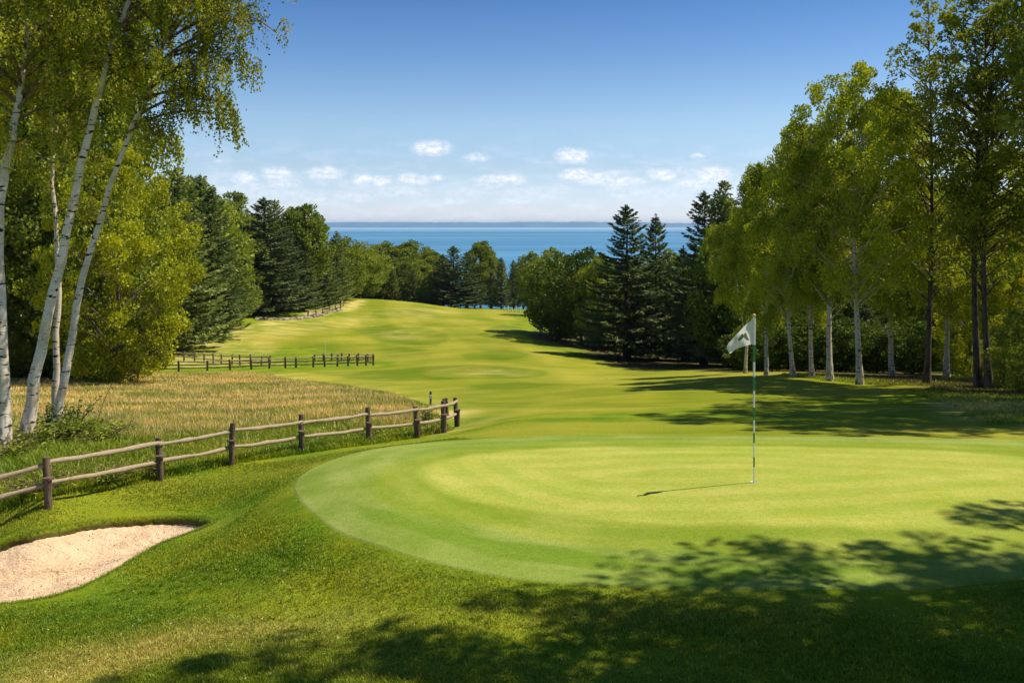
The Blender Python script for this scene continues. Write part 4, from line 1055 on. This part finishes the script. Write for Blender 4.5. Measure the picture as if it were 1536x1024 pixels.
# tumbled stone wall along the foot of the wood
def stones(P0, n, wid, rs):
    V = []; Fq = []; c0 = 0
    ico = []
    t = (1 + 5 ** .5) / 2
    base = unit(np.array([(-1,t,0),(1,t,0),(-1,-t,0),(1,-t,0),(0,-1,t),(0,1,t),(0,-1,-t),(0,1,-t),(t,0,-1),(t,0,1),(-t,0,-1),(-t,0,1)], float))
    fc = np.array([(0,11,5),(0,5,1),(0,1,7),(0,7,10),(0,10,11),(1,5,9),(5,11,4),(11,10,2),(10,7,6),(7,1,8),(3,9,4),(3,4,2),(3,2,6),(3,6,8),(3,8,9),(4,9,5),(2,4,11),(6,2,10),(8,6,7),(9,8,1)])
    for k in range(n):
        p = path_pt(P0, rng.random()); r = rng.uniform(*rs)
        q = np.array([p[0] + rng.normal() * wid, p[1] + rng.normal() * wid]); 
        z = gz(*q) + r * .25
        v = base * (1 + .18 * rng.standard_normal((12, 1))) * r * [1.3, 1.0, .7]
        a = rng.uniform(0, 6.28); v = v @ np.array([[cos(a), -sin(a), 0], [sin(a), cos(a), 0], [0, 0, 1]])
        V.append(v + [q[0], q[1], z]); Fq.append(fc + c0); c0 += 12
    return np_mesh('stones', np.vstack(V), np.vstack(Fq), False)
m, nt = mat('field_stone')
co = nn(nt, 'ShaderNodeTexCoord').outputs['Object']
out(nt, principled(nt, mixc(nt, ramp(nt, noise(nt, co, .9, 4, .6), .35, .65), (.16, .13, .10), (.42, .35, .28)), .9, .1))
WP = np.array([gp(385,478), gp(400,479), gp(425,480), (gp(445,478)), gp(462,476.5), gp(480,473), gp(500,467.5), gp(512,463.5)])
tag(link('stone_wall', stones(np.c_[WP, np.zeros(len(WP))], 260, .30, (.10, .28)), None, m), 'low tumbled wall of pale stones along the foot of the left wood', 'wall', kind=None)

# ------------------------------------------------------------------ flagstick
M_WHITE = plain('white_paint', (.82, .82, .80), .35, .5)
M_GRN = plain('green_paint', (.012, .20, .075), .35, .5)
M_GOLD = plain('gold_paint', (.62, .43, .13), .3, .6)
fp = at(1131, 725); FX, FY, FZ = fp.x, fp.y, fp.z + .016
e = empty('flagstick', (FX, FY, FZ)); tag(e, 'green and white banded flagstick with gold knob and white flag on the putting green', 'flagstick')
def hz_(py): return (725 - py) / F * FY
bands = [(725,702,0),(702,687,1),(687,666,0),(666,651,1),(651,632,0),(632,613,1),(613,588,0),(588,567,1),(567,545,0),(545,519,1),(519,478,0)]
me_v = MB()
idx = []
for b0, b1, c in bands:
    nb_ = sum(len(f) for f in me_v.F)
    r0 = .0105 + .0065 * (725 - b0) / 250; r1 = .0105 + .0065 * (725 - b1) / 250
    zz = (-.1 if b0 == 725 else hz_(b0)); me_v.tube(np.array([[0, 0, zz], [0, 0, hz_(b1)]]), [r0, r1], 14, b0 == 725)
    idx += [c] * (sum(len(f) for f in me_v.F) - nb_)
me = me_v.mesh('pole'); o = link('pole', me, e); me.materials.append(M_WHITE); me.materials.append(M_GRN)
me.polygons.foreach_set('material_index', np.array(idx[:len(me.polygons)], np.int32))
th = np.linspace(-pi / 2, pi / 2, 9)
kb = MB(); kb.tube(np.stack([0 * th, 0 * th, hz_(478) + .026 + .027 * np.sin(th)], -1), .027 * np.cos(th) + .0005, 14); link('knob', kb.mesh('knob'), e, M_GOLD)
# flag cloth: s runs from the hoist to the fly, t from the top edge to the bottom
dx = -(1131 - 1088) / F * FY
def cloth(s, t):
    s = np.asarray(s, float); t = np.asarray(t, float)
    top = np.stack([s * dx * 1.0, 0 * s, hz_(481) + s * (hz_(513) - hz_(481)) - .022 * np.sin(pi * s) * -1], -1)
    bot = np.stack([s * dx * .94, 0 * s, hz_(518) + s * (hz_(529) - hz_(518)) + .028 * np.sin(pi * s)], -1)
    P = top * (1 - t[..., None]) + bot * t[..., None]
    P[..., 1] += s * (-.24) + .045 * np.sin(s * 6.2 + t * 2.6 + .4) * s ** .6 + .022 * np.sin(s * 11 - t * 5) * s
    P[..., 0] += -.02 * s * np.sin(pi * t) - .014
    return P
s_, t_ = np.meshgrid(np.linspace(0, 1, 36), np.linspace(0, 1, 24), indexing='ij')
V = cloth(s_, t_); i, j = np.meshgrid(np.arange(35), np.arange(23), indexing='ij'); q = (i * 24 + j).ravel()
m, nt = mat('flag_cloth')
co = nn(nt, 'ShaderNodeTexCoord').outputs['Object']
wv = noise(nt, co, 300.0, 2, .5)
cl = mixc(nt, wv, (.72, .72, .71), (.82, .81, .80))
d = nn(nt, 'ShaderNodeBsdfDiffuse', ins={0: cl}); tr = nn(nt, 'ShaderNodeBsdfTranslucent', ins={0: cl})
ms = nn(nt, 'ShaderNodeMixShader', ins={0: .35, 1: d.outputs[0], 2: tr.outputs[0]}); out(nt, ms.outputs[0])
fl = link('flag', np_mesh('flag', V.reshape(-1, 3), np.stack([q, q + 1, q + 25, q + 24], -1), True), e, m)
fl['label'] = 'white flag with a dark green emblem'
slv = MB(); slv.tube(np.array([[0, 0, hz_(519)], [0, 0, hz_(480)]]), .021, 12); link('sleeve', slv.mesh('sleeve'), e, M_WHITE)
def emblem(shape, col, nm):
    c = np.array(shape); n = len(c); cc = c.mean(0)
    vs = []
    for tt in (0, .5, 1): vs.append(cc + (c - cc) * tt)
    P = np.vstack(vs); W_ = cloth(P[:, 0], P[:, 1])
    fr = W_.copy(); fr[:, 1] -= .004; 
    i, j = np.meshgrid(np.arange(2), np.arange(n), indexing='ij'); j2 = (j + 1) % n
    Fc = np.stack([i * n + j, i * n + j2, (i + 1) * n + j2, (i + 1) * n + j], -1).reshape(-1, 4)
    bk = W_.copy(); bk[:, 1] += .004
    return link(nm, np_mesh(nm, np.vstack([fr, bk]), np.vstack([Fc, Fc[:, ::-1] + len(fr)]), True), fl, col)
M_EMB = plain('emblem_green', (.025, .085, .045), .7, .1); M_EMB2 = plain('emblem_grey', (.075, .11, .10), .7, .1); M_EMB3 = plain('emblem_light', (.16, .26, .10), .7, .1)
a = np.linspace(0, 2 * pi, 20, endpoint=False)
emblem(np.stack([.50 + .115 * np.cos(a) * (1 + .12 * np.sin(3 * a)), .43 + .16 * np.sin(a) * (1 + .1 * np.cos(2 * a))], -1), M_EMB, 'emblem')
emblem([(.37, .42), (.33, .36), (.27, .42), (.24, .60), (.17, .78), (.26, .76), (.33, .62), (.38, .52)], M_EMB2, 'emblem')
for cx, cy in ((.52, .40), (.46, .47), (.56, .47)):
    o = emblem(np.stack([cx + .028 * np.cos(a), cy + .04 * np.sin(a)], -1), M_EMB3, 'emblem_dot')
    o.location.y = 0
# the cup
cp = MB(); a = np.linspace(0, 2 * pi, 24, endpoint=False)
V = []; 
for r, z in ((.062, .003), (.054, .004), (.053, -.02), (.053, -.10), (.001, -.10)): V.append(np.stack([FX + r * np.cos(a), FY + r * np.sin(a), np.full(24, FZ + z)], -1))
i, j = np.meshgrid(np.arange(4), np.arange(24), indexing='ij'); j2 = (j + 1) % 24
m = plain('cup_liner', (.62, .62, .58), .6, .3)
cup = link('hole_cup', np_mesh('hole_cup', np.vstack(V), np.stack([i * 24 + j, i * 24 + j2, (i + 1) * 24 + j2, (i + 1) * 24 + j], -1).reshape(-1, 4), True), None, m)
tag(cup, 'pale rimmed hole in the putting green at the foot of the flagstick', 'golf hole')

# small course markers
def marker(px, py, h, r, col, label, cat='marker post', cap=None):
    p = at(px, py); m_ = MB(); m_.tube(np.array([[0, 0, -.1], [0, 0, h * .6], [0, 0, h]]), r, 8)
    e = empty('marker_post', p); tag(e, label, cat)
    link('stake', m_.mesh('stake'), e, col)
    if cap:
        c = MB(); c.tube(np.array([[0, -r * 1.3, h * .62], [0, -r * 1.3 - .03, h * .62]]), .065, 12); link('plate', c.mesh('plate'), e, M_WHITE)
    return e
marker(487, 536, 1.35, .035, plain('pale_stake', (.70, .66, .52), .6, .2), 'thin pale yardage stake standing in the fairway behind the meadow fence')
marker(646, 607, .48, .04, M_POST, 'short dark post with a white disc at the edge of the meadow', cap=True)
for k, (px, py) in enumerate(((757,467),(762,467.5),(768,468),(774,468),(780,468.5),(786,469))):
    p = at(px, py); m_ = MB(); h = 1.0 + .25 * (k % 2); m_.tube(np.array([[0, 0, -.1], [0, 0, h]]), .09, 7)
    o = link('bollard', m_.mesh('bollard'), None, M_WHITE); o.location = p
    tag(o, 'small white post under the far pines, %s from the left of six' % ('first','second','third','fourth','fifth','sixth')[k], 'post', 'white posts at the far end of the fairway')

# ------------------------------------------------------------------ weeds, saplings and undergrowth near the birches
def weed(px, py, Y, h, n, spread, leaf, label, leafm=M_WEED, dead=False, cat='weed'):
    x = (px - 768) / F * Y; b = np.array([x, Y, gz(x, Y)])
    tm = MB(); lf = Leaves()
    for k in range(n):
        az = rng.uniform(0, 6.28); sp = spread * rng.uniform(.2, 1); hh_ = h * rng.uniform(.55, 1.05)
        u = np.linspace(0, 1, 7)
        P = np.stack([cos(az) * sp * u ** 1.4, sin(az) * sp * u ** 1.4, hh_ * (u - .12 * u ** 3)], -1); P[:, :2] += rng.normal(0, .04, 2)
        tm.tube(P, .009 * (1 - .7 * u) + .002, 4, False)
        m_ = int(hh_ / (.04 if not dead else .10))
        C = path_pt(P, rng.uniform(.15, 1, m_)) + rng.standard_normal((m_, 3)) * leaf * .6
        A = np.stack([cos(az) + rng.standard_normal(m_), sin(az) + rng.standard_normal(m_), rng.standard_normal(m_) * .4], -1)
        lf.add(C, A, rng.standard_normal((m_, 3)) * .4 + [0, 0, 0.0001], leaf * rng.uniform(.8, 1.5, m_), leaf * .45, rng.random(m_))
    return plant('weed' if cat == 'weed' else 'bush', [('stems', tm.mesh('stems'), M_TWIG), ('foliage', lf.mesh('foliage'), leafm)], b, label, cat)
weed(92, 665, 21.6, 1.05, 12, .55, .11, 'dark-stemmed weed with brown leaves beside the rightmost front birch', M_DARKLEAF)
weed(72, 665, 21.9, .9, 8, .4, .10, 'dark weed between the two leaning birch trunks', M_DARKLEAF)
weed(112, 655, 22.6, 1.15, 10, .7, .09, 'tall thin weed arching right from the foot of the birches', M_DARKLEAF)
weed(112, 668, 21.2, .62, 90, .9, .11, 'low leafy green bush at the right of the birch feet', cat='bush')
weed(60, 672, 20.8, .5, 60, .6, .10, 'low green bush between the feet of the front birches', cat='bush')
weed(150, 672, 21.0, .5, 70, .9, .10, 'spreading green weeds right of the birches by the meadow', cat='bush')
weed(20, 690, 19.5, .45, 60, .7, .09, 'green weeds at the foot of the leftmost birch', cat='bush')
weed(236, 716, 17.9, .42, 45, .35, .07, 'leafy weed growing behind the second near fence post', cat='weed')
weed(552, 664, 22.6, .4, 30, .35, .07, 'leafy weed growing at the foot of the fifth near fence post', cat='weed')
weed(640, 645, 25.5, .9, 10, .15, .08, 'narrow grey-green weed between the last posts of the near fence', M_DARKLEAF)
weed(60, 735, 15.6, .45, 60, .8, .07, 'dense weeds growing behind the first near fence post', cat='bush')
weed(150, 725, 16.8, .36, 60, .9, .07, 'low weeds along the fence between its first two posts', cat='bush')
def bigstem(px, Y, pts, label):
    m_ = MB(); b = wp(px, 0, Y); b[2] = gz(b[0], Y); Q = [wp(*p) - b for p in pts]; Q[0] = np.zeros(3)
    m_.tube(smooth_path(Q, 10), np.linspace(.012, .004, 10), 5, False)
    for q in Q[1:]: m_.tube(np.array([q, q + [.14, 0, .1]]), [.005, .002], 4, False)
    o = link('dry_stem', m_.mesh('dry_stem'), None, M_TWIG); o.location = b; tag(o, label, 'stem')
bigstem(143, 24, [(143,640,24),(152,612,24),(163,585,24),(170,572,24)], 'single leaning dry stem in the meadow right of the birches')

# ------------------------------------------------------------------ grass blades
def scatter(n, x0, x1, y0, y1, dens=None):
    X = rng.uniform(x0, x1, n); Y = rng.uniform(y0, y1, n)
    return X, Y
def in_view(X, Y, pad=60):
    px = 768 + F * X / Y
    return (px > -pad) & (px < 1536 + pad)
def blades(name, X, Y, h, w, lean, label, mat_, group_n=3, seg=2, tints=None):
    n = len(X); Z = base_h(X, Y)
    k = group_n
    X = np.repeat(X, k) + rng.normal(0, h.mean() * .22, n * k); Y = np.repeat(Y, k) + rng.normal(0, h.mean() * .22, n * k); Z = np.repeat(Z, k)
    h = np.repeat(h, k) * rng.uniform(.6, 1.25, n * k); w = np.repeat(w, k); n = len(X)
    az = rng.uniform(0, 2 * pi, n); la = rng.uniform(.1, 1, n) * lean
    D = np.stack([np.cos(az), np.sin(az)], -1); pz = rng.uniform(0, 2 * pi, n); Wd = np.stack([np.cos(pz), np.sin(pz)], -1)
    root = np.stack([X, Y, Z - .01], -1)
    V = np.empty((n, 5, 3))
    V[:, 0] = root; V[:, 0, :2] += Wd * (w / 2)[:, None]
    V[:, 1] = root; V[:, 1, :2] -= Wd * (w / 2)[:, None]
    mid = root + np.stack([D[:, 0] * la * h * .35, D[:, 1] * la * h * .35, h * .6], -1)
    V[:, 2] = mid; V[:, 2, :2] -= Wd * (w * .38)[:, None]
    V[:, 3] = mid; V[:, 3, :2] += Wd * (w * .38)[:, None]
    V[:, 4] = root + np.stack([D[:, 0] * la * h, D[:, 1] * la * h, h * (1 - .25 * la ** 2)], -1)
    i = np.arange(n)[:, None] * 5
    Fq = np.concatenate([i + [0, 1, 2], i + [0, 2, 3], i + [3, 2, 4]], 1).reshape(-1, 3)
    t = np.repeat(rng.random(n) if tints is None else tints(n), 5)
    zn = np.repeat(zone_at(X, Y), 5, 0)
    return tag(link(name, np_mesh(name, V.reshape(-1, 3), Fq, False, {'tint': t, 'zone': zn}), None, mat_), label, kind='stuff')
def edge_free(X, Y, pad=.02):
    return (sdist(X, Y, BUNK) < -pad) & (sdist(X, Y, GREEN_OUT) < -pad)
# near rough
n = 330000
Y = 6.2 * np.exp(rng.random(n) ** .85 * log(19.0 / 6.2)); X = rng.uniform(-.64, .64, n) * Y
k = edge_free(X, Y)
X, Y = X[k], Y[k]
hh = (.030 + .018 * rng.random(len(X))) * (1 + .35 * np.sin(X * 1.3 + Y * 2.1))
dg = -sdist(X, Y, GREEN_OUT); hh = hh * np.clip(.30 + dg / .9, .3, 1); k = ~((zone_at(X, Y)[:, 0] > .3) & (Y > 16.5) & (X > -2.5)); X, Y, hh = X[k], Y[k], hh[k]
blades('rough_grass', X, Y, hh, .0035 + .00035 * Y, .9, 'short green rough grass around the green and bunker', M_BLADE)
# scattered taller tufts
n = 2600
Y = 6.6 * np.exp(rng.random(n) * log(15 / 6.6)); X = rng.uniform(-.60, .60, n) * Y
k = edge_free(X, Y, .5); X, Y = X[k], Y[k]
blades('grass_tufts', X, Y, .040 + .045 * rng.random(len(X)), .004 + .0004 * Y, 1.3, 'taller loose tufts standing out of the short rough', M_BLADE, 14)
# fringe of longer grass on the rim of the bunker
kx = rng.integers(0, len(BUNK), 9000); P = BUNK[kx] + nrm_b[kx] * rng.uniform(0, .10, (9000, 1)) + rng.normal(0, .012, (9000, 2))
P = P[sdist(P[:, 0], P[:, 1], BUNK) < .02]
blades('bunker_fringe', P[:, 0], P[:, 1], np.full(len(P), .055), np.full(len(P), .006), 1.1, 'shaggy grass fringe overhanging the bunker rim', M_BLADE, 2)
# band behind the fence, greener and longer, then the dry meadow
MEAD = plan([(-500,700),(-60,775),(60,752),(235,722),(345,698),(450,682),(550,668),(620,658),(680,645),(660,622),(600,596),(520,580),(440,572),(400,562),(230,560),(0,562),(-500,562)])
n = 330000
Y = 13 * np.exp(rng.random(n) * log(62 / 13)); X = rng.uniform(-.70, -.03, n) * Y
d = sdist(X, Y, MEAD); k = (d > .05) & in_view(X, Y); X, Y, d = X[k], Y[k], d[k]
zn = zone_at(X, Y)[:, 1]; pat = .5 + .5 * np.sin(X * .9 + 1.3 * np.sin(Y * .5)) * np.cos(Y * .7 + X * .3)
hh = (.13 + .06 * zn + .09 * pat) * np.clip(d / .7 + .55, .5, 1)
blades('meadow_grass', X, Y, hh, .0045 + .0006 * Y, .8, 'uncut meadow grass, green by the fence and straw coloured further back', M_BLADE, 2)
# greener broad-leaved growth mixed into the meadow, thickest by the fence and the birches
n = 5200
Y = 15 * np.exp(rng.random(n) ** 1.3 * log(48 / 15)); X = rng.uniform(-.68, -.05, n) * Y
d = sdist(X, Y, MEAD); k = (d > .25) & (rng.random(n) < .25 + .75 * (np.sin(X * 1.1 + Y * .6) * np.sin(Y * .9 - X * .4) > .1)); X, Y = X[k], Y[k]
blades('meadow_weeds', X, Y, .16 + .16 * rng.random(len(X)), .010 + .0008 * Y, 1.2, 'green weeds and leafy stems mixed into the uncut meadow', M_WEED, 9)
# seed heads
n = 26000
Y = 17 * np.exp(rng.random(n) * log(60 / 17)); X = rng.uniform(-.66, -.06, n) * Y
k = (sdist(X, Y, MEAD) > .5); X, Y = X[k], Y[k]; k = zone_at(X, Y)[:, 1] > rng.uniform(.1, .7, len(X)); X, Y = X[k], Y[k]
m, nt = mat('seed_head'); co = nn(nt, 'ShaderNodeNewGeometry').outputs['Position']
c = mixc(nt, ramp(nt, noise(nt, co, .8, 3, .6), .35, .65), (.62, .46, .18), (.84, .64, .32))
d1 = nn(nt, 'ShaderNodeBsdfDiffuse', ins={0: c}); d2 = nn(nt, 'ShaderNodeBsdfTranslucent', ins={0: c}); out(nt, nn(nt, 'ShaderNodeMixShader', ins={0: .35, 1: d1.outputs[0], 2: d2.outputs[0]}).outputs[0])
blades('seeding_grass', X, Y, .24 + .12 * rng.random(len(X)), .006 + .0006 * Y, .5, 'pale straw seed heads over the dry meadow', m, 2)
# long rough at the foot of the right-hand trees
n = 60000
Y = rng.uniform(21, 46, n); X = rng.uniform(.30, .66, n) * Y
RG = plan([(1080,566),(1250,572),(1400,580),(1370,592),(1420,604),(1480,634),(1700,660),(1800,600),(1560,556),(1300,552)])
k = sdist(X, Y, RG) > 0; X, Y = X[k], Y[k]
blades('woodland_grass', X, Y, .05 + .10 * rng.random(len(X)), .006 + .0006 * Y, .9, 'long shaded grass at the foot of the right-hand trees', M_BLADE, 2)
# fallen leaves and clover flecks near the fence, crumbs of turf on the sand
def flecks(name, X, Y, size, col, label, up=.012):
    n = len(X); Z = base_h(X, Y) + up; C = np.stack([X, Y, Z], -1); lf = Leaves()
    A = rng.standard_normal((n, 3)) * [1, 1, .25]; lf.add(C, A, rng.standard_normal((n, 3)) * .3 + [0, 0, .01] + np.cross(A, [0, 0, 1.]), size * rng.uniform(.5, 1.4, n), size * .55, rng.random(n))
    return tag(link(name, lf.mesh(name), None, col), label, kind='stuff')
m, nt = mat('fallen_leaf'); t = nn(nt, 'ShaderNodeAttribute', attribute_name='tint').outputs['Fac']
out(nt, principled(nt, mixc(nt, ramp(nt, t, .35, .6), (.50, .40, .12), (.62, .56, .40)), .8, .1))
n = 5200; Y = 6.5 * np.exp(rng.random(n) * log(25 / 6.5)); X = rng.uniform(-.62, .62, n) * Y; k = edge_free(X, Y) & (rng.random(n) < np.where(X < -1.0, 1, .35)); X, Y = X[k], Y[k]
flecks('fallen_leaves', X, Y, .022, m, 'tiny dry leaves and clover heads scattered through the rough', .028)
m, nt = mat('sand_crumb'); out(nt, principled(nt, (.16, .11, .06, 1), .9, .05))
n = 380; X = rng.uniform(BUNK[:, 0].min(), BUNK[:, 0].max(), n); Y = rng.uniform(BUNK[:, 1].min(), BUNK[:, 1].max(), n); k = sdist(X, Y, BUNK) > .08; X, Y = X[k], Y[k]
zz = sand_h(X, Y, base_h(X, Y)) - base_h(X, Y); flecks('bunker_debris', X, Y, .03, m, 'dark crumbs of turf and twigs lying on the bunker sand', zz + .014)
print('faces', sum(len(o.data.polygons) for o in S.objects if o.type == 'MESH'))
